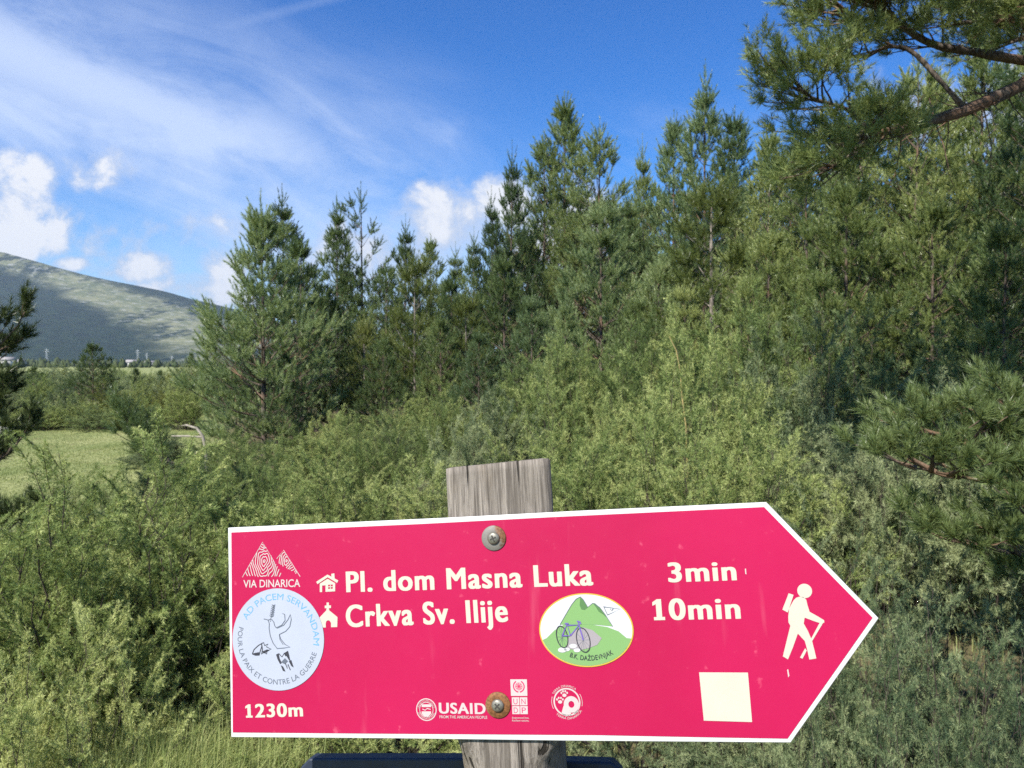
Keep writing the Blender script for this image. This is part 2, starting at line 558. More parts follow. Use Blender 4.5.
def build_hills():
    ux = np.array([-1400, -500, -200, 0, 60, 110, 160, 205, 235, 270, 330, 420, 2600])
    uy = np.array([232, 234, 240, 250, 267, 279, 289, 301, 308, 317, 336, 354, 365.])
    Y0 = 4600.0
    xs = np.linspace(-11000, 1500, 300)
    ys = np.linspace(2300, 7200, 150)
    xx, yy = np.meshgrid(xs, ys)
    px = 512 + xx / Y0 * FPX
    ridge = (365 - np.interp(px, ux, uy)) / FPX * Y0
    wob = fbm(xx * .0016, yy * .0016, 11, 6)
    t = (yy - 2500 - 350 * fbm(xx * .0007, yy * .0004, 5, 3)) / (Y0 - 2500)
    prof = np.where(t < 1, np.clip(t, 0, 1) ** 1.05, np.clip(1 - (t - 1) * .7, 0, 1))
    zz = ridge * prof * (1 + .16 * wob * (1 - np.clip(t, 0, 1) ** 6)) + ridge * .10 * fbm(xx * .003, yy * .0011, 21, 5) * np.clip(t * (1.04 - t) * 4, 0, 1) - 4
    nx, ny = len(xs), len(ys)
    v = np.stack([xx, yy, zz], -1).reshape(-1, 3)
    i = np.arange(ny - 1)[:, None] * nx + np.arange(nx - 1)[None]
    f = np.stack([i, i + 1, i + nx + 1, i + nx], -1).reshape(-1, 4)
    me = mesh_from('hills', v, [f], smooth=True)
    m, nt = new_mat('hill_forest_and_karst')
    tc = node(nt, 'ShaderNodeTexCoord')
    sp = node(nt, 'ShaderNodeSeparateXYZ', {0: tc.outputs['Object']})
    x, y, z = (X(sp.outputs[i]) for i in range(3))
    def nz(s, sc=(1, 1, 1), d=7, r=.62):
        mp = node(nt, 'ShaderNodeMapping', {'Vector': tc.outputs['Object'], 'Scale': sc})
        return X(node(nt, 'ShaderNodeTexNoise', {'Vector': mp.outputs[0], 'Scale': s, 'Detail': d, 'Roughness': r}).outputs[0])
    # a band of bare karst pasture slants down to the east; forest below and above it
    cen = 432.0 + (x + 2390.0) * -.31
    d = z - cen + (nz(.0028, (1, .4, 1)) - .5) * 150.0
    band = d.step(-75, -15) * (1.0 - d.step(35, 85))
    patch = (nz(.006, (1, .3, 1)) * .75 + nz(.03, (1, .3, 1)) * .3).step(.42, .56)
    top = d.step(110, 260)
    rock = nz(.02, (1, 1, 1), 8, .7).step(.53, .64)
    c = mixc(nt, nz(.02, d=8).step(.3, .7), (.005, .014, .009), (.017, .034, .016))  # dark forest, its colour lowered further to stand for cloud shadow
    pas = mixc(nt, nz(.012).step(.35, .65), (.12, .14, .065), (.24, .24, .13))
    c = mixc(nt, (band * patch).min(1.0) * .9, c, pas)
    c = mixc(nt, top * (nz(.008).step(.35, .58)) * .75, c, (.105, .105, .055))
    c = mixc(nt, rock * band * .6, c, (.36, .36, .33))
    b_ = node(nt, 'ShaderNodeBsdfPrincipled', {'Base Color': c, 'Roughness': 1.0, 'Specular IOR Level': 0.0})
    bp = node(nt, 'ShaderNodeBump', {'Strength': .8, 'Distance': 14.0, 'Height': nz(.03, d=8)})
    nt.links.new(bp.outputs[0], b_.inputs['Normal'])
    o = node(nt, 'ShaderNodeOutputMaterial')
    nt.links.new(b_.outputs[0], o.inputs[0])
    h = link('hills', me, None, [m])
    h['kind'] = 'structure'


build_hills()


def build_haze():
    x0, x1, y0, y1, z0, z1 = -11500, 9500, -6500, 9500, -60, 860
    v = [(x0, y0, z0), (x1, y0, z0), (x1, y1, z0), (x0, y1, z0), (x0, y0, z1), (x1, y0, z1), (x1, y1, z1), (x0, y1, z1)]
    f = [(0, 3, 2, 1), (4, 5, 6, 7), (0, 1, 5, 4), (1, 2, 6, 5), (2, 3, 7, 6), (3, 0, 4, 7)]
    me = mesh_from('haze', v, [np.array(f)])
    m, nt = new_mat('haze_air')
    pv = node(nt, 'ShaderNodeVolumePrincipled', {'Color': (.70, .82, 1.0, 1), 'Density': .00006, 'Anisotropy': .2})
    o = node(nt, 'ShaderNodeOutputMaterial')
    nt.links.new(pv.outputs[0], o.inputs['Volume'])
    h = link('haze', me, None, [m])
    h['kind'] = 'stuff'
    h['label'] = 'thin blue haze over the valley'


build_haze()


def grass(name, label, pts, hgt, w, g, mat, bend=.5):
    n = len(pts)
    z = gz(pts[:, 0], pts[:, 1])
    b = np.c_[pts, z - .01]
    a = g.uniform(0, 6.283, n)
    side = np.c_[np.cos(a), np.sin(a), 0 * a]
    lean = np.c_[np.cos(a + 1.57), np.sin(a + 1.57), 0 * a] * g.uniform(-.2, bend, n)[:, None]
    h = hgt * g.uniform(.5, 1.3, n)[:, None]
    mid = b + (lean * .3 + UP) * h * .6
    tip = b + (lean + UP * (1 - .25 * np.abs(lean).sum(1, keepdims=True))) * h
    v = np.stack([b - side * w / 2, b + side * w / 2, mid + side * w * .4, mid - side * w * .4, tip], 1).reshape(-1, 3)
    i = np.arange(n)[:, None] * 5
    q = i + np.array([[0, 1, 2, 3]])
    t = i + np.array([[3, 2, 4]])
    tint = g.normal(0, .22, n)
    me = mesh_from(name, v, [q, t], tint=np.r_[tint, tint])
    o = link(name, me, None, [mat])
    o['kind'] = 'stuff'
    o['label'] = label
    return o


M_GRASS = leafmat('meadow_grass_blades', (0.15, 0.19, 0.06), (0.26, 0.3, 0.11), (0.4, 0.4, 0.18), .35, .6, .5)
M_GRASSP = leafmat('tall_pale_grass', (.14, .20, .058), (.27, .335, .11), (.42, .44, .18), .35, .6, 2.0)
gg = np.random.default_rng(3)
k = 90000
gy = gg.uniform(7.0, 26, k)
gx = gg.uniform(-.80, -.40, k) * gy
grass('meadow_grass', 'short grazed grass covering the small meadow', np.c_[gx, gy], .030, .010, gg, M_GRASS)
k = 9000
grass('tall_grass', 'tall grass growing at the foot of the junipers', np.c_[gg.normal(-1.12, .20, k), gg.normal(2.45, .16, k)], .30, .0035, gg, M_GRASSP, .9)
k = 16000
grass('undergrowth_grass', 'thin grass on the ground between the shrubs', np.c_[gg.uniform(-3.2, 4.5, k), gg.uniform(1.2, 9, k)], .13, .005, gg, M_GRASS, .9)

# ------------------------------------------------------------------ plants
def X_(px, D):
    return (px - 512) / FPX * D


def plant(kind, label, x, y, meshes, mats, s, sx=1.0, rz=0.0, group=None, names=('trunk', 'crown'), lean=(0, 0), cat=None):
    e = bpy.data.objects.new(kind, None)
    COL.objects.link(e)
    e.empty_display_size = .2
    e.location = (x, y, float(gz(x, y)) - .03)
    e.rotation_euler = (lean[0], lean[1], rz)
    e.scale = (s * sx, s * sx, s)
    e['label'] = label
    e['category'] = cat or {'pine_tree': 'pine tree', 'pine_sapling': 'pine sapling', 'juniper_shrub': 'juniper shrub'}[kind]
    if group:
        e['group'] = group
    for me, m, nm in zip(meshes, mats, names):
        o = bpy.data.objects.new(nm, me)
        COL.objects.link(o)
        o.parent = e
        if not me.materials:
            me.materials.append(m)
        o.material_slots[0].link = 'OBJECT'
        o.material_slots[0].material = m
    return e


PV = {
    'A0': (4.0, pine_meshes(11, 4.0, .03, .40, .32, 6, .31, .30, .28, 124, .066, .0064, fan=.55, trunk_r=.009, prof=.84)),
    'A1': (4.0, pine_meshes(12, 4.0, .06, .38, .33, 6, .30, .28, .26, 120, .066, .0064, prof=.80, fan=.55, trunk_r=.009)),
    'A2': (4.0, pine_meshes(17, 4.0, .03, .40, .29, 6, .25, .24, .22, 100, .058, .0064, prof=.72, e1=54, fan=.6, trunk_r=.008)),
    'B0': (8.0, pine_meshes(13, 8.0, .06, .30, .46, 6, .40, .38, .36, 88, .088, .0105, prof=.80, fan=.55, trunk_r=.008)),
    'B1': (8.0, pine_meshes(14, 8.0, .05, .28, .44, 6, .40, .38, .36, 88, .088, .0105, prof=.92, fan=.55, trunk_r=.008)),
    'B2': (8.0, pine_meshes(15, 8.0, .08, .32, .46, 6, .42, .40, .38, 88, .092, .0105, prof=.72, e1=52, fan=.55, trunk_r=.008)),
    'C0': (3.6, pine_meshes(16, 3.6, .20, .21, .36, 5, .36, .28, .26, 104, .076, .0064, prof=.6, e0=24, fan=.55, trunk_r=.009)),
    'D0': (8.0, pine_meshes(19, 8.0, .28, .19, .56, 5, .38, .36, .34, 76, .088, .0105, prof=.40, e0=20, e1=50, skip=.18, fan=.55, trunk_r=.008)),
}
rr = random.Random(5)
PINES = [
    # px, top px, distance, variant, width, material, label
    (264, 213, 13.0, 'A0', 1.05, 'b', 'bushy young bluish pine with visible trunk beside the meadow edge'),
    (284, 196, 17.5, 'B1', 1.05, 'd', 'dark pine rising just behind the bushy young pine by the meadow'),
    (338, 203, 21.0, 'B1', .75, 'd', 'dark narrow pine touching the open-crowned tall pine'),
    (362, 193, 21.5, 'D0', 1.15, 'd', 'tall pine with open crown and sky showing between its branches'),
    (386, 262, 20.0, 'B2', .7, 'd', 'low dark pine below the open-crowned tall pine'),
    (406, 224, 22.0, 'B1', .72, 'd', 'slim dark pine with pointed top near the open-crowned pine'),
    (430, 240, 24.0, 'B0', .8, 'd', 'dark round-topped pine behind the thin yellowish pine'),
    (456, 250, 25.0, 'B1', .8, 'd', 'smallest dark pine at the dip of the treeline'),
    (474, 236, 22.0, 'B1', .7, 'd', 'dark pine at the foot of the slim spire pine'),
    (492, 198, 22.0, 'B1', .62, 'd', 'lower of the two slim spire pines before the highest pine'),
    (512, 155, 23.0, 'B1', .60, 'd', 'taller of the two slim spire pines before the highest pine'),
    (545, 140, 25.0, 'B2', .75, 'd', 'dark pine squeezed between the spire pine and the broad high pine'),
    (566, 106, 25.0, 'B0', .85, 'd', 'high broad pine with ragged top against the blue sky'),
    (600, 128, 23.5, 'B2', .85, 'd', 'full-crowned pine leaning against the ragged high pine'),
    (628, 196, 20.0, 'B1', .8, 'd', 'dark pine filling the gap behind the bluish pine'),
    (642, 148, 21.0, 'B1', .55, 'd', 'thin spire pine standing between two broad pines'),
    (672, 122, 20.0, 'B0', .75, 'b', 'broad pine beside the tallest candle-topped pine'),
    (703, 78, 18.5, 'B1', .80, 'b', 'tallest candle-topped pine with upright bluish shoots'),
    (736, 118, 18.0, 'B0', .85, 'b', 'pine with pale shoots next to the tallest candle-topped pine'),
    (600, 210, 14.0, 'A1', 1.05, 'b', 'bluish young pine with reddish trunk above the junipers'),
    (415, 262, 14.5, 'C0', 1.0, 'y', 'thin yellowish young pine with pale bare stem'),
    (364, 322, 14.0, 'C0', 1.0, 'y', 'short yellowish young pine beside the bushy meadow pine'),
    (466, 300, 15.0, 'C0', 1.2, 'y', 'yellowish young pine under the spire pines'),
    (710, 188, 12.5, 'C0', 1.35, 'y', 'yellowish slender pine with grey stem beneath the candle-topped pine'),
    (478, 332, 12.5, 'A2', .9, 'b', 'small bluish pine among junipers under the yellowish pine'),
    (532, 300, 13.0, 'A1', .95, 'b', 'small pine beside the bluish pine with reddish trunk'),
    (660, 262, 12.5, 'A2', 1.0, 'b', 'dense small pine between reddish-trunked pine and slender yellowish pine'),
    (765, 135, 15.0, 'B0', .9, 'n', 'bright green pine behind the tip of the overhanging bough'),
    (806, 140, 14.0, 'B2', .85, 'n', 'tall green pine below the hanging end of the bough'),
    (860, 100, 15.0, 'B0', .9, 'n', 'tall green pine seen behind the thick bough'),
    (915, 60, 14.0, 'B2', .9, 'n', 'tall pine wall tree behind the fork of the bough'),
    (975, 40, 14.0, 'B0', .95, 'd', 'dark tall pine behind the base of the bough'),
    (1040, 30, 12.5, 'B2', .95, 'd', 'darkest tall pine at the forest edge beyond the bough'),
    (770, 232, 10.8, 'A2', 1.1, 'n', 'mid-height fresh green pine in front of the tall pine wall'),
    (845, 190, 10.5, 'A1', 1.15, 'n', 'fresh green pine with drooping lower boughs under the overhanging bough'),
    (930, 205, 10.0, 'A2', 1.15, 'n', 'dense fresh green pine in front of the darkest pines'),
    (1005, 230, 9.0, 'A1', 1.15, 'd', 'dark young pine in the deep shade of the forest edge'),
    (985, 322, 7.6, 'A2', 1.0, 'd', 'short dark pine in shade above the near spreading pine branch'),
    (92, 343, 22.0, 'A2', 1.25, 'd', 'round-crowned lone pine beyond the meadow'),
    (34, 366, 25.0, 'A2', 1.1, 'd', 'small dark pine beyond the white stones'),
    (136, 368, 27.0, 'A0', 1.0, 'd', 'pointed small pine beyond the meadow near the lone round pine'),
    (160, 370, 30.0, 'A0', 1.0, 'd', 'second pointed pine beyond the meadow, closer to the bushy pine'),
    (192, 352, 33.0, 'B0', .9, 'd', 'dark pine peeking out past the bushy meadow pine'),
    (212, 336, 28.0, 'B0', .9, 'd', 'pine half hidden behind the bushy meadow pine'),
]
fr_ = random.Random(8)
for k in range(30):
    px = 300 + k * 25 + fr_.uniform(-10, 10)
    line = np.interp(px, [300, 360, 440, 480, 520, 570, 640, 700, 760, 1050], [262, 250, 275, 262, 215, 165, 190, 150, 170, 120])
    PINES.append((px, line + fr_.uniform(0, 40), fr_.uniform(25, 32), fr_.choice(['B0', 'B1', 'B2']), fr_.uniform(.8, 1.1), 'd', 'dark pine deep in the forest behind the front row of pines'))
PINES += [
    (302, 246, 15.0, 'A1', .95, 'd', 'full young pine close behind the bushy meadow pine'),
    (236, 312, 14.5, 'A2', .9, 'b', 'low young pine under the outer boughs of the bushy meadow pine'),
    (330, 296, 15.5, 'A2', .95, 'd', 'rounded young pine between the bushy meadow pine and the open-crowned pine'),
    (284, 352, 12.6, 'A2', .8, 'b', 'small pine sapling at the trunk of the bushy meadow pine'),
    (384, 338, 13.2, 'A2', .9, 'd', 'small full pine beside the short yellowish pine'),
    (440, 318, 13.6, 'A2', .9, 'd', 'small full pine right of the pale bare stem'),
    (566, 306, 11.8, 'A0', .9, 'b', 'small pine with upright shoots before the reddish-trunked pine'),
    (636, 300, 11.4, 'A2', .9, 'n', 'low fresh green pine beside the reddish-trunked pine'),
    (684, 290, 10.8, 'A1', .9, 'n', 'fresh green young pine at the foot of the slender yellowish pine'),
    (752, 276, 9.6, 'A2', .9, 'n', 'fresh green young pine rising out of the junipers before the pine wall'),
    (822, 276, 9.2, 'A1', .85, 'n', 'fresh green young pine at the border of the deep shade'),
    (790, 150, 17.0, 'B2', 1.1, 'd', 'dark pine filling the gap under the tip of the overhanging bough'),
    (838, 128, 18.0, 'B0', 1.1, 'd', 'dark pine seen below the hanging needles of the bough'),
    (885, 118, 17.0, 'B2', 1.1, 'd', 'dark pine straight behind the middle of the thick bough'),
    (935, 88, 17.0, 'B0', 1.15, 'd', 'dark pine between the two limbs of the overhanging pine'),
    (990, 75, 16.0, 'B2', 1.15, 'd', 'dark pine crowding the base of the thick bough'),
    (1035, 60, 15.0, 'B0', 1.1, 'd', 'dark pine at the very end of the pine wall'),
    (505, 262, 16.0, 'A1', 1.0, 'd', 'mid-height pine under the two slim spire pines'),
    (452, 282, 17.0, 'A1', .9, 'd', 'mid-height pine closing the dip of the treeline'),
]
SHADE = (0.65, -1.25)
PM = {'b': M_PINEB, 'd': M_PINE, 'y': M_PINEY, 'n': M_PINEN}
for (px, py, D, var, wd, mk, lab) in PINES:
    x = X_(px, D)
    H = CAM_H + (365 - py) / FPX * D - float(gz(x, D))
    H0, ms = PV[var]
    bark = M_BARKG if mk == 'y' else (M_BARKO if py == 210 else M_BARK)
    plant('pine_tree', lab, x, D, ms, (bark, PM[mk]), H / (H0 * 1.05), (wd * 1.22 if var[0] == 'B' and wd < .86 else wd * (1.12 if var[0] == 'B' else 1.0)), rr.uniform(0, 6.28), 'pines of the forest edge')

H0, ms = PV['D0']  # unseen pine behind the camera, added to shade the junipers ahead
plant('pine_tree', 'tall bare-stemmed pine out of view, added so its high crown shades the thicket under the near sapling', SHADE[0], SHADE[1], ms, (M_BARKO, M_PINE), 9.6 / H0, .8, 1.1, 'pines of the forest edge')

JV = {
    'n0': (1.2, juniper_meshes(31, 1.2, .85, 44, .100, .0085, 18, .0160, .0027, .054)),
    'n1': (1.2, juniper_meshes(32, 1.2, .75, 40, .100, .0085, 18, .0160, .0027, .054)),
    'n2': (1.1, juniper_meshes(36, 1.1, 1.0, 46, .100, .0085, 18, .0160, .0027, .058, .05, -1.0)),
    'n3': (1.1, juniper_meshes(37, 1.1, .95, 44, .105, .0085, 18, .0160, .0027, .058, .10, -1.2)),
    'm0': (1.6, juniper_meshes(33, 1.6, .85, 44, .165, .0165, 18, .031, .0046, .095)),
    'm1': (1.6, juniper_meshes(34, 1.6, .70, 40, .165, .0165, 18, .031, .0046, .095, .8, -.4)),
    'm2': (1.6, juniper_meshes(35, 1.6, 1.0, 50, .165, .0165, 18, .031, .0046, .095, .35, -.8)),
}
JUN = [
    # px, top px, distance, variant, width, material, label
    (95, 468, 3.4, 'n0', 1.15, 'j', 'big pale green juniper with dark inner stem beside the sign edge'),
    (185, 486, 3.6, 'n1', 1.1, 'j', 'feathery juniper between the big pale juniper and the round white sticker'),
    (10, 545, 3.0, 'n1', 1.05, 'j', 'low bright juniper below the dark drooping pine'),
    (265, 500, 3.9, 'n0', 1.0, 'j', 'juniper directly behind the square end of the red sign'),
    (85, 585, 2.9, 'n1', .75, 'j', 'lowest bright juniper above the tall grass'),
    (40, 640, 2.5, 'n0', .75, 'j', 'nearest bright juniper below the meadow'),
    (345, 478, 4.6, 'm1', 1.0, 'j', 'light juniper above the house symbol of the sign'),
    (405, 470, 4.9, 'm0', 1.0, 'j', 'light juniper beside the sloping post top'),
    (455, 415, 6.3, 'm1', .8, 'g', 'greyish juniper rising behind the sloping post top'),
    (580, 452, 4.7, 'm1', 1.0, 'j', 'juniper on the pointed-arrow side of the post top'),
    (655, 430, 4.6, 'm2', .95, 'j', 'broad light juniper above the walking times on the sign'),
    (740, 425, 4.5, 'm0', .95, 'j', 'light juniper above the upper corner of the arrow'),
    (690, 335, 6.2, 'm1', .95, 'j', 'tall pale juniper with a dead yellow twig'),
    (560, 385, 6.5, 'm2', .9, 'j', 'wide juniper below the reddish-trunked pine'),
    (620, 372, 7.4, 'm0', .9, 'j', 'pale juniper beside the tall pale one with the twig'),
    (320, 440, 6.8, 'm2', .9, 'j', 'juniper at the foot of the bushy meadow pine'),
    (250, 452, 7.5, 'm0', .9, 'j', 'dark-based juniper under the bushy meadow pine boughs'),
    (385, 418, 7.5, 'm2', .9, 'j', 'juniper under the short yellowish pine'),
    (500, 378, 8.6, 'm0', .9, 'j', 'juniper in front of the small bluish pine'),
    (440, 390, 9.4, 'm1', .9, 'j', 'juniper below the thin yellowish pine stem'),
    (345, 408, 10.0, 'm0', .9, 'j', 'distant juniper behind the bushy meadow pine'),
    (755, 318, 8.0, 'm1', 1.0, 'j', 'tall juniper beneath the slender yellowish pine'),
    (805, 330, 7.4, 'm2', .9, 'j', 'sunlit juniper at the edge of the deep shade'),
    (720, 372, 6.6, 'm0', .9, 'j', 'juniper in front of the tall juniper under the slender pine'),
    (560, 345, 10.4, 'm1', 1.0, 'j', 'far juniper beneath the bluish pine'),
    (650, 322, 9.2, 'm0', .9, 'j', 'far juniper beneath the dense small pine'),
    (880, 318, 7.8, 'm2', .9, 'j', 'juniper at the foot of the fresh green pines'),
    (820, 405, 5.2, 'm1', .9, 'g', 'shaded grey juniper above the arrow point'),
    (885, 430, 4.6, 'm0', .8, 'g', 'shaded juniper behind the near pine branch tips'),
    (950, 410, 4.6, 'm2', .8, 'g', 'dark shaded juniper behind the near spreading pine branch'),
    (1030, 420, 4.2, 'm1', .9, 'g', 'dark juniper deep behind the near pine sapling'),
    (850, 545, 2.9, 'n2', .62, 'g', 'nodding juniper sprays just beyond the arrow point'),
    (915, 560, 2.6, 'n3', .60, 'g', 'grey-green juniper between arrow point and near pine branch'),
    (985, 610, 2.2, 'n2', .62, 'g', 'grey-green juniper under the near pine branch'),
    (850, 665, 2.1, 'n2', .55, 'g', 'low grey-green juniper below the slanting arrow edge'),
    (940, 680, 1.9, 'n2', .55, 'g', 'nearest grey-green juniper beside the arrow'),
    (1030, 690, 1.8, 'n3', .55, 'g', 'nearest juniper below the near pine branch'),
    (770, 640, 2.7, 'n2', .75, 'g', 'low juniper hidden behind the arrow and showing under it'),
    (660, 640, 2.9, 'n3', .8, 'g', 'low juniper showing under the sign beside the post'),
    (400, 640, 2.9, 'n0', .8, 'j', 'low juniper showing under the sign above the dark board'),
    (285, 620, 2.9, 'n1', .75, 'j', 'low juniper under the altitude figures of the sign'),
    (150, 458, 7.0, 'm1', 1.0, 'j', 'juniper below the leaning sapling at the meadow rim'),
    (222, 436, 8.2, 'm0', .95, 'j', 'juniper close to the foot of the dead branch'),
    (195, 462, 5.6, 'm2', .9, 'j', 'juniper above the square end of the sign toward the meadow'),
    (248, 462, 5.3, 'm1', .9, 'j', 'upright juniper above the square corner of the sign'),
    (60, 494, 4.3, 'm1', .85, 'j', 'juniper hiding the near rim of the meadow'),
    (135, 484, 4.4, 'm0', .85, 'j', 'juniper behind the big pale green juniper'),
    (168, 434, 11.5, 'm0', .9, 'j', 'juniper between meadow and dead branch'),
    (300, 424, 9.8, 'm1', 1.0, 'j', 'juniper against the lower boughs of the bushy meadow pine'),
    (225, 428, 10.8, 'm2', .9, 'j', 'juniper under the lowest bough of the bushy meadow pine'),
    (10, 512, 4.6, 'm0', .8, 'g', 'dark juniper beneath the drooping pine'),
    # beyond the meadow
    (10, 376, 21.0, 'm2', .95, 'j', 'roundish shrub beyond the meadow behind the white stones'),
    (36, 371, 24.0, 'm0', 1.0, 'j', 'tallest grey-green shrub beyond the meadow near the white houses'),
    (58, 386, 19.5, 'm1', 1.2, 'g', 'dark-based shrub below the lone round pine'),
    (78, 393, 18.8, 'm2', 1.1, 'j', 'shrub at the far rim of the meadow'),
    (106, 382, 19.6, 'm2', .9, 'y', 'yellow-green bush below the lone round pine'),
    (124, 378, 25.0, 'm0', 1.0, 'g', 'dark bush beside the yellow-green bush across the meadow'),
    (140, 377, 22.0, 'm1', 1.1, 'j', 'upright bush beyond the leaning sapling'),
    (168, 380, 20.5, 'm2', .9, 'y', 'yellow-green bush beside the bent dead branch'),
    (186, 372, 18.5, 'm0', 1.0, 'j', 'tall bush at the meadow corner behind the bent dead branch'),
    (24, 398, 18.6, 'm2', 1.2, 'j', 'low wide bush behind the flat white stones'),
    (48, 402, 18.4, 'm0', 1.2, 'j', 'low bush with round top at the meadow rim'),
    (98, 404, 18.3, 'm2', 1.3, 'j', 'low wide bush at the meadow rim below the yellow-green bush'),
    (126, 402, 18.4, 'm1', 1.3, 'j', 'low bush at the meadow rim beyond the leaning sapling'),
    (148, 396, 18.6, 'm2', 1.1, 'j', 'low round bush between leaning sapling and dead branch'),
    (160, 440, 11.5, 'm1', 1.1, 'j', 'juniper at the near corner of the meadow'),
    (205, 455, 9.5, 'm2', .9, 'j', 'juniper between leaning sapling and bushy meadow pine'),
    (110, 500, 7.0, 'm2', .8, 'g', 'dark low juniper at the near rim of the meadow'),
    (45, 508, 6.4, 'm1', .9, 'g', 'small dark juniper at the near rim below the drooping pine'),
]
M_JUNL = leafmat('juniper_needles_lighter', (0.105, 0.155, 0.046), (0.285, 0.355, 0.115), (0.5, 0.53, 0.21), .26)  # lighter version of the juniper needles for the near shrubs
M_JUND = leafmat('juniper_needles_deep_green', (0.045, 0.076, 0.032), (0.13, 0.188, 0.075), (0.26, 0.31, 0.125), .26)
M_JUNY = leafmat('yellow_green_needles', (.10, .13, .028), (.18, .20, .048), (.25, .26, .07), .26)
for k in range(40):
    JUN.append((2 + k * 5.8 + fr_.uniform(-5, 5), fr_.uniform(364, 375), fr_.uniform(25, 60), fr_.choice(['m0', 'm1', 'm2']), fr_.uniform(1.0, 1.7), fr_.choice('jjgy'), 'far bush in the scrub between meadow and mountain foot'))
for k in range(26):
    px = 330 + k * 25 + fr_.uniform(-9, 9)
    D = fr_.uniform(10.5, 15.5)
    JUN.append((px, np.interp(px, [330, 480, 600, 750, 1000], [405, 385, 355, 318, 300]) + fr_.uniform(-14, 22), D, fr_.choice(['m0', 'm1', 'm2']), fr_.uniform(.8, 1.1), 'j', 'juniper in the back of the thicket at the foot of the pines'))
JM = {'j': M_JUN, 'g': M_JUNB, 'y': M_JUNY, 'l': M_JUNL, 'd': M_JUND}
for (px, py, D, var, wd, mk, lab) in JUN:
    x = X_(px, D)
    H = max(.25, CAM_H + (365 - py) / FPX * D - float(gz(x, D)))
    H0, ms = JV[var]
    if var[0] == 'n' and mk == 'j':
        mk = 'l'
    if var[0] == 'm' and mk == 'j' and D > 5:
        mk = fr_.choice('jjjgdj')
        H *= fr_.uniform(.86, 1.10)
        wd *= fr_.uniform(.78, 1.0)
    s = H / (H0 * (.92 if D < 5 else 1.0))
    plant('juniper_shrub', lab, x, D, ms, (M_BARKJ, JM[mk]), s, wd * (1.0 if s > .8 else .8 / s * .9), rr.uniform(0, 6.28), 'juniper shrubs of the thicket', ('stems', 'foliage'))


# the big pine whose boughs hang in from beyond the frame
def at(px, py, D):
    return np.array([X_(px, D), D, CAM_H + (365 - py) / FPX * D])


def limb(tb, sh, pts, r0, r1, g, nb, Lb, sl, tw, gap, start=.25, upb=.3, bend=.3):
    pts = np.array(pts)
    # densify with a smooth spline
    t = np.linspace(0, len(pts) - 1, 6 * (len(pts) - 1) + 1)
    i = np.clip(t.astype(int), 0, len(pts) - 2)
    f = (t - i)[:, None]
    p0, p1, p2, p3 = pts[np.maximum(i - 1, 0)], pts[i], pts[i + 1], pts[np.minimum(i + 2, len(pts) - 1)]
    q = .5 * (2 * p1 + (p2 - p0) * f + (2 * p0 - 5 * p1 + 4 * p2 - p3) * f ** 2 + (3 * p1 - 3 * p2 + p3 - p0) * f ** 3)
    tb.add(q, np.linspace(r0, r1, len(q)) * (1 + g.normal(0, .07, len(q))))
    for j in range(nb):
        s = start + (1 - start) * (j + g.uniform(.1, .9)) / nb
        p, tg = at_s(q, min(s, .999))
        side = norm(np.cross(tg, UP)) * (1 if j % 2 else -1)
        d = norm(tg * .7 + side * g.uniform(.3, 1.0) + UP * g.uniform(-.55, 1.0) * upb * 1.6)
        bough(tb, sh, p, d, Lb * g.uniform(.6, 1.2) * (1.1 - .5 * s), .009, g, sl, tw, gap, bend, .5, .3)
    bough(tb, sh, q[-1], norm(q[-1] - q[-2]), Lb * .8, r1, g, sl, tw, gap, bend)


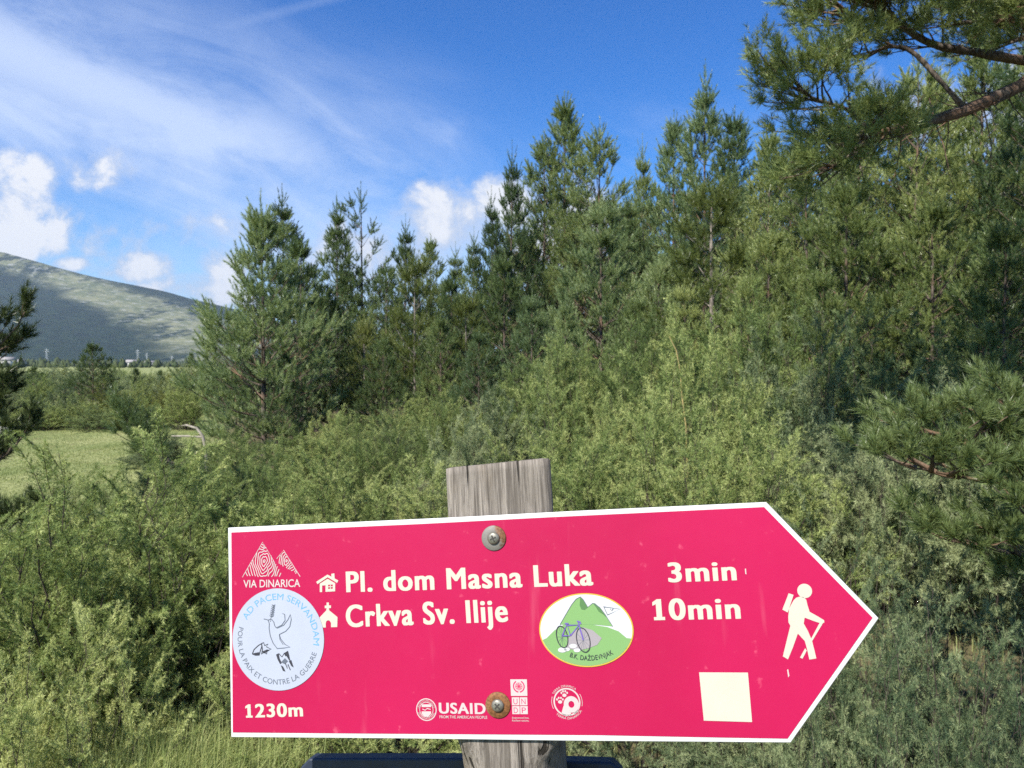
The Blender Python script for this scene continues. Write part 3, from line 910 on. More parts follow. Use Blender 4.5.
def overhanging_pine():
    g = np.random.default_rng(77)
    tb, sh = Tubes(8), Shoots()
    D = 6.6
    bx, by = X_(1150, D), D
    base = np.array([bx, by, 0.])
    H = 8.5
    trunk = [base + np.array([.06 * math.sin(k), .05 * math.cos(k * 1.7), H * k / 9]) for k in range(10)]
    tb.add(trunk, np.linspace(.19, .03, 10))
    L = []
    L.append(([at(1150, 30, 6.6), at(1085, 52, 6.4), at(1024, 84, 6.2), at(962, 112, 6.0), at(905, 128, 5.8), at(880, 134, 5.7), at(850, 142, 5.6)], .080, .014, 6, .75, .70))
    L.append(([at(1150, 60, 6.6), at(1080, 66, 6.6), at(1024, 64, 6.6), at(975, 56, 6.6), at(925, 46, 6.5), at(885, 20, 6.5), at(850, -8, 6.5)], .060, .014, 12, .95, .58))
    L.append(([at(962, 112, 6.0), at(935, 82, 6.05), at(908, 55, 6.1), at(885, 50, 6.1), at(865, 58, 6.1), at(845, 60, 6.0)], .024, .008, 5, .7, .5))
    L.append(([at(905, 128, 5.8), at(860, 140, 5.6), at(850, 160, 5.5), at(825, 168, 5.4)], .022, .008, 8, .70, .15))
    L.append(([at(885, 20, 6.5), at(845, 25, 6.4), at(850, 20, 6.3), at(838, 12, 6.3)], .022, .008, 8, .8, .1))
    L.append(([at(868, 134, 5.7), at(845, 112, 5.7), at(815, 102, 5.6), at(795, 92, 5.6)], .020, .007, 7, .65, .3))
    L.append(([at(1150, 120, 6.6), at(1100, 70, 6.0), at(1060, 30, 5.4), at(1040, 0, 5.0)], .05, .01, 5, .8, .5))
    L.append(([at(1150, -40, 6.6), at(1060, -30, 6.4), at(980, -25, 6.2), at(920, -30, 6.0), at(875, -40, 6.0)], .06, .01, 16, 1.0, .2))
    L.append(([at(1150, -60, 6.6), at(1110, -40, 5.6), at(1060, -30, 4.8), at(1000, -60, 4.2)], .06, .01, 14, 1.0, .2))
    L.append(([at(1150, 0, 6.6), at(1085, 15, 7.2), at(1020, 15, 7.6), at(960, 5, 8.0)], .05, .01, 14, 1.0, .1))
    L.append(([at(1150, -10, 6.9), at(1085, 10, 6.9), at(1020, 22, 6.8), at(965, 26, 6.7)], .04, .01, 11, .9, .2))
    L.append(([at(1150, 40, 7.4), at(1090, 44, 7.4), at(1030, 40, 7.3), at(990, 52, 7.2)], .04, .01, 9, .8, .2))
    # high boughs out of view, added to shade the thicket
    tk = lambda z: np.array([bx, by, z])
    for (z0, pts_) in [(4.5, [(3.7, 4.9, 4.7), (2.0, 3.4, 4.5), (.9, 2.5, 4.2)]), (4.9, [(4.0, 4.6, 5.0), (2.6, 2.8, 4.8), (1.7, 1.9, 4.5)]),
                       (5.2, [(3.6, 5.3, 5.4), (2.0, 4.3, 5.3), (.9, 3.6, 5.1)]), (4.3, [(4.4, 4.6, 4.4), (3.3, 3.0, 4.3), (2.7, 2.0, 4.1)])]:
        L.append(([tk(z0)] + [np.array(q) for q in pts_], .055, .012, 20, 1.35, .2))
    for k in range(7):
        a = g.uniform(-1.2, 1.9)
        z0 = 4.2 + k * .55
        p = np.array([bx, by, z0])
        l = 2.6 * (1 - k / 10)
        L.append(([p, p + np.array([math.cos(a), math.sin(a), .15]) * l * .5, p + np.array([math.cos(a), math.sin(a), .3]) * l], .045, .01, 12, .9, .1))
    for (pts, r0, r1, nb, Lb, st) in L:
        limb(tb, sh, pts, r0, r1, g, int(nb * 2.3), Lb * .80, .15, .10, .065, st, .30, .12)
    # bare dead twiglets along the underside of the lower limb
    for j in range(70):
        px = g.uniform(830, 1010)
        p = at(px, np.interp(px, [830, 905, 962, 1024], [143, 128, 112, 84]), np.interp(px, [830, 1024], [5.65, 6.2]))
        tb.add(poly(p, norm([g.uniform(-1, .2), g.uniform(-.6, .6), g.uniform(-.8, .3)]), g.uniform(.25, .7), 4, -.1, g, .16), np.linspace(.006, .0015, 5))
    sh2 = Shoots()
    sh2.p = [p - base for p in sh.p]; sh2.d, sh2.l, sh2.t = sh.d, sh.l, sh.t
    tb.v = [v - base for v in tb.v]
    t = tb.mesh('pine_trunk'); c = needle_mesh('pine_crown', sh2, 44, .058, .0048, g)
    e = plant('pine_tree', 'large pine stretching a thick orange-barked bough over the thicket', bx, by, (t, c), (M_BARKO, M_PINEN), 1.0, cat='pine tree')
    e.location.z = 0


overhanging_pine()


def near_sapling():
    g = np.random.default_rng(41)
    tb, sh = Tubes(6), Shoots()
    D = 2.75
    bx, by = X_(1105, D), D
    base = np.array([bx, by, 0.])
    tb.add([base + np.array([.01 * math.sin(k), .01 * k % .02, 1.42 * k / 7]) for k in range(8)], np.linspace(.035, .008, 8))
    def br(pts, r, nb, Lb):
        limb(tb, sh, pts, r * .7, .003, g, int(nb * 1.3), Lb * .8, .058, .058, .040, .08, .28, .3)
    br([at(1105, 462, 2.75), at(1072, 457, 2.6), at(1002, 447, 2.5), at(937, 434, 2.4)], .014, 13, .26)
    br([at(1105, 482, 2.75), at(1062, 487, 2.5), at(992, 482, 2.35), at(917, 468, 2.25)], .014, 14, .26)
    br([at(1105, 552, 2.75), at(1072, 557, 2.5), at(1017, 554, 2.3), at(967, 544, 2.2)], .013, 11, .24)
    br([at(1105, 432, 2.75), at(1092, 417, 2.6), at(1042, 417, 2.55), at(992, 412, 2.5)], .012, 8, .22)
    br([at(1105, 502, 2.75), at(1092, 517, 2.3), at(1042, 520, 2.1)], .012, 8, .24)
    br([at(1105, 592, 2.75), at(1082, 597, 2.5), at(1042, 592, 2.35)], .012, 6, .2)
    for k in range(10):
        a = g.uniform(0, 6.28); z = .45 + k * .085
        p = base + np.array([0, 0, z]); d = np.array([math.cos(a), math.sin(a), .2])
        if d[0] < -.2:
            d[0] *= -1
        br([p, p + d * .3, p + d * .6 + UP * .08], .011, 7, .22)
    cluster(sh, base + UP * 1.42, UP.copy(), .16, g, 5)
    sh.p = [p - base for p in sh.p]
    tb.v = [v - base for v in tb.v]
    t = tb.mesh('sapling_trunk'); c = needle_mesh('sapling_crown', sh, 70, .033, .0024, g, 50, 22)
    plant('pine_sapling', 'near pine sapling reaching sunlit needle tufts over the shade', bx, by, (t, c), (M_BARK, M_PINEL), 1.0).location.z = 0


near_sapling()


def edge_pine():
    """pine mostly beyond the frame, shade painted into its needles, lower boughs drooping into view"""
    g = np.random.default_rng(52)
    tb, sh = Tubes(6), Shoots()
    D = 4.6
    bx, by = X_(-125, D), D
    base = np.array([bx, by, 0.])
    tb.add([base + UP * 3.6 * k / 7 for k in range(8)], np.linspace(.07, .01, 8))
    def br(pts, r, nb, Lb):
        limb(tb, sh, pts, r, .006, g, nb, Lb, .11, .11, .07, .25, .25, .5)
    br([at(-125, 400, D), at(-70, 388, 4.5), at(-30, 370, 4.4), at(0, 345, 4.4)], .02, 8, .30)
    br([at(-125, 440, D), at(-70, 440, 4.5), at(-30, 430, 4.4), at(-10, 412, 4.4)], .02, 7, .26)
    br([at(-125, 490, D), at(-75, 490, 4.5), at(-28, 478, 4.4), at(8, 452, 4.4)], .02, 8, .24)
    br([at(-125, 320, D), at(-90, 312, 4.6), at(-55, 305, 4.6)], .02, 8, .3)
    br([at(-125, 530, D), at(-70, 540, 4.4), at(-20, 540, 4.3), at(25, 528, 4.2)], .02, 10, .24)
    for k in range(16):
        a = g.uniform(1.6, 5.2); z = .7 + k * .17
        p = base + UP * z; d = np.array([math.cos(a), math.sin(a), .25]); l = 1.1 * (1 - k / 24)
        br([p, p + d * l * .5, p + d * l], .016, 9, .3)
    sh.p = [p - base for p in sh.p]
    tb.v = [v - base for v in tb.v]
    t = tb.mesh('edge_pine_trunk'); c = needle_mesh('edge_pine_crown', sh, 78, .05, .0038, g, 54, 22)
    plant('pine_tree', 'drooping pine with shade-darkened needles at the meadow with only branch ends showing', bx, by, (t, c), (M_BARK, M_PINESHADE), 1.0).location.z = 0


edge_pine()


def leaning_sapling():
    g = np.random.default_rng(63)
    tb, sh = Tubes(6), Shoots()
    D = 10.0
    base = at(205, 475, D); base[2] = 0
    pts = [base, at(190, 466, D), at(170, 464, D), at(152, 452, D), at(138, 436, D), at(130, 424, D)]
    limb(tb, sh, pts, .045, .012, g, 24, .50, .17, .11, .08, .30, .35, .4)
    sh.p = [p - base for p in sh.p]
    tb.v = [v - base for v in tb.v]
    t = tb.mesh('leaning_trunk'); c = needle_mesh('leaning_crown', sh, 42, .06, .005, g)
    plant('pine_sapling', 'small dark pine sapling leaning over the meadow', base[0], base[1], (t, c), (M_BARK, M_PINE), 1.0).location.z = 0


leaning_sapling()


# ------------------------------------------------------------------ small things in the landscape
def tag(o, label, cat, group=None):
    o['label'] = label
    o['category'] = cat
    if group:
        o['group'] = group
    return o


def world_tube(name, pts, rad, mat, label, cat, sides=7, group=None):
    tb = Tubes(sides)
    pts = np.array(pts)
    b = pts[0].copy()
    tb.add(pts - b, rad)
    o = link(name, tb.mesh(name), None, [mat])
    o.location = b
    return tag(o, label, cat, group)


M_DEAD = plain('bleached_dead_wood', (.30, .27, .22), .9, .1, var=.25, scale=20)
M_TWIG = plain('dry_yellow_twig', (.36, .28, .12), .9, .1, var=.2)


def dead_branch():
    D = 9.3
    tb = Tubes(7)
    b = at(206, 470, D); b[2] = 0
    P = [b, at(205, 448, D), at(202, 436, D), at(196, 428, D), at(186, 425, D), at(177, 426, D)]
    tb.add(np.array(P) - b, [.022, .02, .018, .016, .013, .008])
    Q = [at(202, 437, D), at(188, 436, D), at(171, 436, D)]
    tb.add(np.array(Q) - b, [.014, .013, .009])
    Q = [at(204, 450, D), at(196, 452, D), at(191, 458, D)]
    tb.add(np.array(Q) - b, [.011, .009, .006])
    o = link('dead_branch', tb.mesh('dead_branch'), None, [M_DEAD])
    o.location = b
    tag(o, 'bleached bent dead branch arching beside the bushy meadow pine', 'dead branch')


dead_branch()
D = 5.9
b0 = at(690, 520, D); b0[2] = 0
world_tube('dry_twig', [b0, at(688, 470, D), at(686, 425, D), at(682, 395, D), at(680, 370, D), at(676, 350, D), at(669, 336, D)], [.008, .007, .006, .005, .0045, .004, .003],
           M_TWIG, 'dry yellowish bare twig sticking out of the tall pale juniper', 'twig')


def stone(px, py, D, sx, sy, sz, seed, label):
    g = np.random.default_rng(seed)
    import bmesh
    bm = bmesh.new()
    bmesh.ops.create_icosphere(bm, subdivisions=3, radius=1)
    for v in bm.verts:
        c = np.array(v.co)
        f = 1 + .22 * math.sin(c[0] * 3 + seed) * math.cos(c[1] * 4 - seed) + .12 * math.sin(c[2] * 7 + c[0] * 5)
        v.co = Vector(c * f * np.array([sx, sy, sz]))
    me = bpy.data.meshes.new('stone')
    bm.to_mesh(me); bm.free()
    o = link('stone', me, None, [M_STONE])
    o.location = (X_(px, D), D, sz * .45 + float(gz(X_(px, D), D)))
    o.rotation_euler.z = g.uniform(0, 6)
    tag(o, label, 'stone', 'white stones at the meadow rim')


M_STONE = plain('white_limestone', (.36, .35, .31), .9, .1, var=.25, scale=6, bump=.4)
stone(2, 430, 17.5, .24, .2, .09, 1, 'larger flat white stone at the far meadow rim')
stone(16, 433, 17.0, .10, .1, .05, 2, 'small white stone beside the larger flat stone')

# far edge of the plain: forest belt, lattice masts, pale houses
def far_forest():
    g = np.random.default_rng(91)
    V, F, n = [], [], 0
    N = 2600
    y = g.uniform(430, 1900, N)
    x = y * g.uniform(-.95, .25, N)
    for i in range(N):
        h = g.uniform(2.5, 10) * (1 if y[i] > 700 else .6)
        r = h * g.uniform(.25, .6)
        k = 7
        zs = np.array([0, .12, .30, .45, .62, .80, 1.0])
        rs = np.array([.25, 1.0, .82, .86, .55, .42, .03])
        th = np.linspace(0, 6.283, k, endpoint=False) + g.uniform(0, 1)
        rad = r * rs[:, None] * g.uniform(.65, 1.25, (7, k))
        P = np.stack([x[i] + rad * np.cos(th), y[i] + rad * np.sin(th), h * zs[:, None] + g.normal(0, .04 * h, (7, k))], -1).reshape(-1, 3)
        a = np.arange(6)[:, None] * k; j = np.arange(k)[None]; j2 = (j + 1) % k
        F.append(np.stack([a + j, a + j2, a + k + j2, a + k + j], -1).reshape(-1, 4) + n)
        V.append(P); n += 7 * k
    me = mesh_from('far_forest', np.concatenate(V), [np.concatenate(F)])
    o = link('far_forest', me, None, [leafmat('far_conifers', (.020, .036, .016), (.038, .058, .024), (.07, .085, .036), .1, .9, .02)])
    o['kind'] = 'stuff'
    o['label'] = 'belt of dark trees across the far end of the plain'


far_forest()


def mast(px, y, h, label):
    tb = Tubes(4)
    w = h * .07
    for sx in (-1, 1):
        for sy in (-1, 1):
            tb.add([(sx * w, sy * w, 0), (sx * w * .2, sy * w * .2, h)], [.13, .09])
    for k in range(9):
        z0, z1 = h * k / 9, h * (k + 1) / 9
        a, b = w * (1 - .8 * k / 9), w * (1 - .8 * (k + 1) / 9)
        for sy in (-1, 1):
            tb.add([(-a, sy * a, z0), (b, sy * b, z1)], [.05, .05])
            tb.add([(a, sy * a, z0), (-b, sy * b, z1)], [.05, .05])
    e = bpy.data.objects.new('lattice_mast', None)
    COL.objects.link(e)
    e.location = (X_(px, y), y, 0)
    tag(e, label, 'mast', 'lattice masts on the far plain')
    link('lattice', tb.mesh('lattice'), e, [M_MAST])
    t2 = Tubes(4)
    t2.add([(-w * 2.2, 0, h * .82), (w * 2.2, 0, h * .82)], [.14, .14])
    t2.add([(-w * 1.5, 0, h * .93), (w * 1.5, 0, h * .93)], [.12, .12])
    link('crossarm', t2.mesh('crossarm'), e, [M_MAST])


M_MAST = plain('galvanised_steel', (.55, .57, .58), .5, .5, .2)
mast(47, 900, 21, 'pale lattice mast beside the white houses on the plain')
mast(138, 1000, 22, 'taller pale lattice mast beyond the lone round pine')
mast(147, 1150, 20, 'lattice mast next to the taller one on the plain')
mast(172, 1200, 16, 'last lattice mast before the bushy pine on the plain')


def house(px, y, w, d, h, wall, label, rz=0.0):
    import bmesh
    e = bpy.data.objects.new('house', None)
    COL.objects.link(e)
    e.location = (X_(px, y), y, 0)
    e.rotation_euler.z = rz
    tag(e, label, 'house', 'pale houses on the far plain')
    def box(x0, x1, y0, y1, z0, z1):
        v = [(x0, y0, z0), (x1, y0, z0), (x1, y1, z0), (x0, y1, z0), (x0, y0, z1), (x1, y0, z1), (x1, y1, z1), (x0, y1, z1)]
        f = [(0, 3, 2, 1), (4, 5, 6, 7), (0, 1, 5, 4), (1, 2, 6, 5), (2, 3, 7, 6), (3, 0, 4, 7)]
        return v, f
    v, f = box(-w / 2, w / 2, -d / 2, d / 2, 0, h)
    link('wall', mesh_from('wall', v, [np.array(f)]), e, [wall])
    o_ = .5
    rv = [(-w / 2 - o_, -d / 2 - o_, h), (w / 2 + o_, -d / 2 - o_, h), (w / 2 + o_, d / 2 + o_, h), (-w / 2 - o_, d / 2 + o_, h), (-w / 2 - o_, 0, h + d * .32), (w / 2 + o_, 0, h + d * .32)]
    link('roof', mesh_from('roof', np.array(rv) + np.array([0, 0, .02]), [np.array([(0, 1, 5, 4), (2, 3, 4, 5), (0, 3, 2, 1)]), np.array([(0, 4, 3), (1, 2, 5)])]), e, [M_ROOF])
    for k in range(3):
        xx = -w / 2 + w * (k + .5) / 3
        v, f = box(xx - .6, xx + .6, -d / 2 - .05, -d / 2 - .02, h * .35, h * .75)
        link('window', mesh_from('window', v, [np.array(f)]), e, [M_WIN])


M_WALLW = plain('white_plaster', (.50, .49, .46), .9, .1, var=.06)
M_ROOF = plain('grey_roofing', (.30, .28, .27), .8, .2, var=.2)
M_WIN = plain('window_glass', (.06, .07, .09), .15, .6)
house(7, 560, 10, 8, 5, M_WALLW, 'long white house at the foot of the mountain nearest the drooping pine')
house(19, 620, 8, 7, 4, M_WALLW, 'smaller white house beside the long one on the plain')
house(132, 700, 9, 8, 4, M_WALLW, 'pale house beyond the lone round pine')
house(150, 820, 9, 7, 4, M_WALLW, 'pale low house further off near the masts')

# ------------------------------------------------------------------ the signpost
SO = np.array([-0.2718, 0.7347, 1.1901])
YAW, TILT, ROLL = -0.2006, -0.1244, -0.0843
SW, SA, SH = 0.5157, 0.0808, 0.20


def rot3(a, b, c):
    return np.array(Matrix.Rotation(a, 3, 'Z') @ Matrix.Rotation(b, 3, 'X') @ Matrix.Rotation(c, 3, 'Y'))


RS = rot3(YAW, TILT, ROLL)
_c, _s = math.cos(PITCH), math.sin(PITCH)


def S(px, py, yl=0.0):
    """a point of the photograph, measured onto the board's own plane (metres along / up the board)"""
    dx, dz = (px - 512) / FPX, (384 - py) / FPX
    d = np.array([dx, _c - dz * _s, _s + dz * _c])
    n = RS[:, 1]
    o = SO + n * yl
    C = np.array([0, 0, CAM_H])
    t = np.dot(o - C, n) / np.dot(d, n)
    q = (C + d * t - o) @ RS
    return np.array([q[0], q[2]])


PR = 0.049                                    # post radius
pc = S(505.5, 600)                            # post axis as seen on the board
PU, ZB = float(S(498, 500)[0] + S(549.5, 500)[0] - S(498, 500)[0]) * 0 + float((S(447.5, 505)[0] + S(549.5, 505)[0]) / 2), -1.21
TH = .004
PU -= .0088
base_local = np.array([PU, TH + PR, ZB])
root = bpy.data.objects.new('signpost', None)
COL.objects.link(root)
wb = SO + RS @ base_local
root.matrix_world = Matrix.Translation(Vector(wb)) @ Matrix([list(r) for r in RS]).to_4x4()
tag(root, 'weathered wooden post carrying a red arrow-shaped trail sign', 'signpost')


def loc(u, y, v):
    return (u - base_local[0], y - base_local[1], v - base_local[2])


class Flat:
    """flat printed pieces on the board: every polygon a thin sheet, stacked in layers"""
    def __init__(s):
        s.v, s.f, s.m = [], [], []

    def poly(s, pts, layer, mat, holes=()):
        if holes:
            vl = [[Vector((p[0] * 1000, p[1] * 1000, 0)) for p in L] for L in [pts, *holes]]
            vs = [p for L in vl for p in L]
            fs = tessellate_polygon(vl)
            return s.put(vs, fs, layer, mat)
        loops = [[(float(p[0]), float(p[1])) for p in L] for L in [pts, *holes]]
        flat, edges = [], []
        for L in loops:
            n0 = len(flat)
            flat += [Vector((a * 1000, b * 1000)) for a, b in L]
            edges += [(n0 + i, n0 + (i + 1) % len(L)) for i in range(len(L))]
        vs, _, fs, *_ = delaunay_2d_cdt(flat, edges, [], 1, 1e-6)
        s.put(vs, fs, layer, mat)

    def put(s, vs, fs, layer, mat):
        n = len(s.v)
        y = -0.00012 * layer
        s.v += [loc(p.x / 1000, y, p.y / 1000) for p in vs]
        for t in fs:
            a, b, c = (vs[i] for i in t[:3])
            if (b.x - a.x) * (c.y - a.y) - (b.y - a.y) * (c.x - a.x) < 0:
                t = t[::-1]
            s.f.append([n + i for i in t]); s.m.append(mat)

    def stroke(s, pts, w, layer, mat, close=False, taper=False):
        p = np.array(pts, float)
        if close:
            p = np.vstack([p, p[:1]])
        if len(p) < 2:
            return
        t = np.gradient(p, axis=0)
        if close:
            t[0] = t[-1] = (p[1] - p[0]) + (p[-1] - p[-2])
        t = t / np.maximum(np.linalg.norm(t, axis=1, keepdims=True), 1e-9)
        nn = np.c_[-t[:, 1], t[:, 0]]
        ww = np.full(len(p), w / 2)
        if taper:
            ww = w / 2 * np.linspace(1, .3, len(p))
        L, Rr = p + nn * ww[:, None], p - nn * ww[:, None]
        n = len(s.v)
        y = -0.00012 * layer
        for a, b in zip(L, Rr):
            s.v += [loc(a[0], y, a[1]), loc(b[0], y, b[1])]
        for i in range(len(p) - 1):
            a = n + 2 * i
            s.f.append([a, a + 1, a + 3, a + 2]); s.m.append(mat)

    def tris(s, pts, faces, layer, mat):
        n = len(s.v)
        y = -0.00012 * layer
        s.v += [loc(p[0], y, p[1]) for p in pts]
        for f in faces:
            s.f.append([n + i for i in f]); s.m.append(mat)

    def build(s, name, mats, parent, label=None):
        me = bpy.data.meshes.new(name)
        me.from_pydata(s.v, [], s.f)
        for m in mats:
            me.materials.append(m)
        me.polygons.foreach_set('material_index', s.m)
        me.update()
        o = bpy.data.objects.new(name, me)
        COL.objects.link(o)
        o.parent = parent
        if label:
            o['label'] = label
        return o


def glyphs(text, bold=0.0, space=1.0):
    c = bpy.data.curves.new('lettering', 'FONT')
    c.body = text
    c.size = 1.0
    c.offset = bold
    c.space_character = space
    c.resolution_u = 4
    o = bpy.data.objects.new('lettering', c)
    COL.objects.link(o)
    dg = bpy.context.evaluated_depsgraph_get()
    dg.update()
    me = bpy.data.meshes.new_from_object(o.evaluated_get(dg))
    v = np.array([tuple(q.co)[:2] for q in me.vertices])
    f = [list(p.vertices) for p in me.polygons]
    bpy.data.objects.remove(o)
    bpy.data.curves.remove(c)
    bpy.data.meshes.remove(me)
    return v, f


CAPH = None


def cap_height(bold):
    v, _ = glyphs('H', bold)
    return v[:, 1].min(), v[:, 1].max()


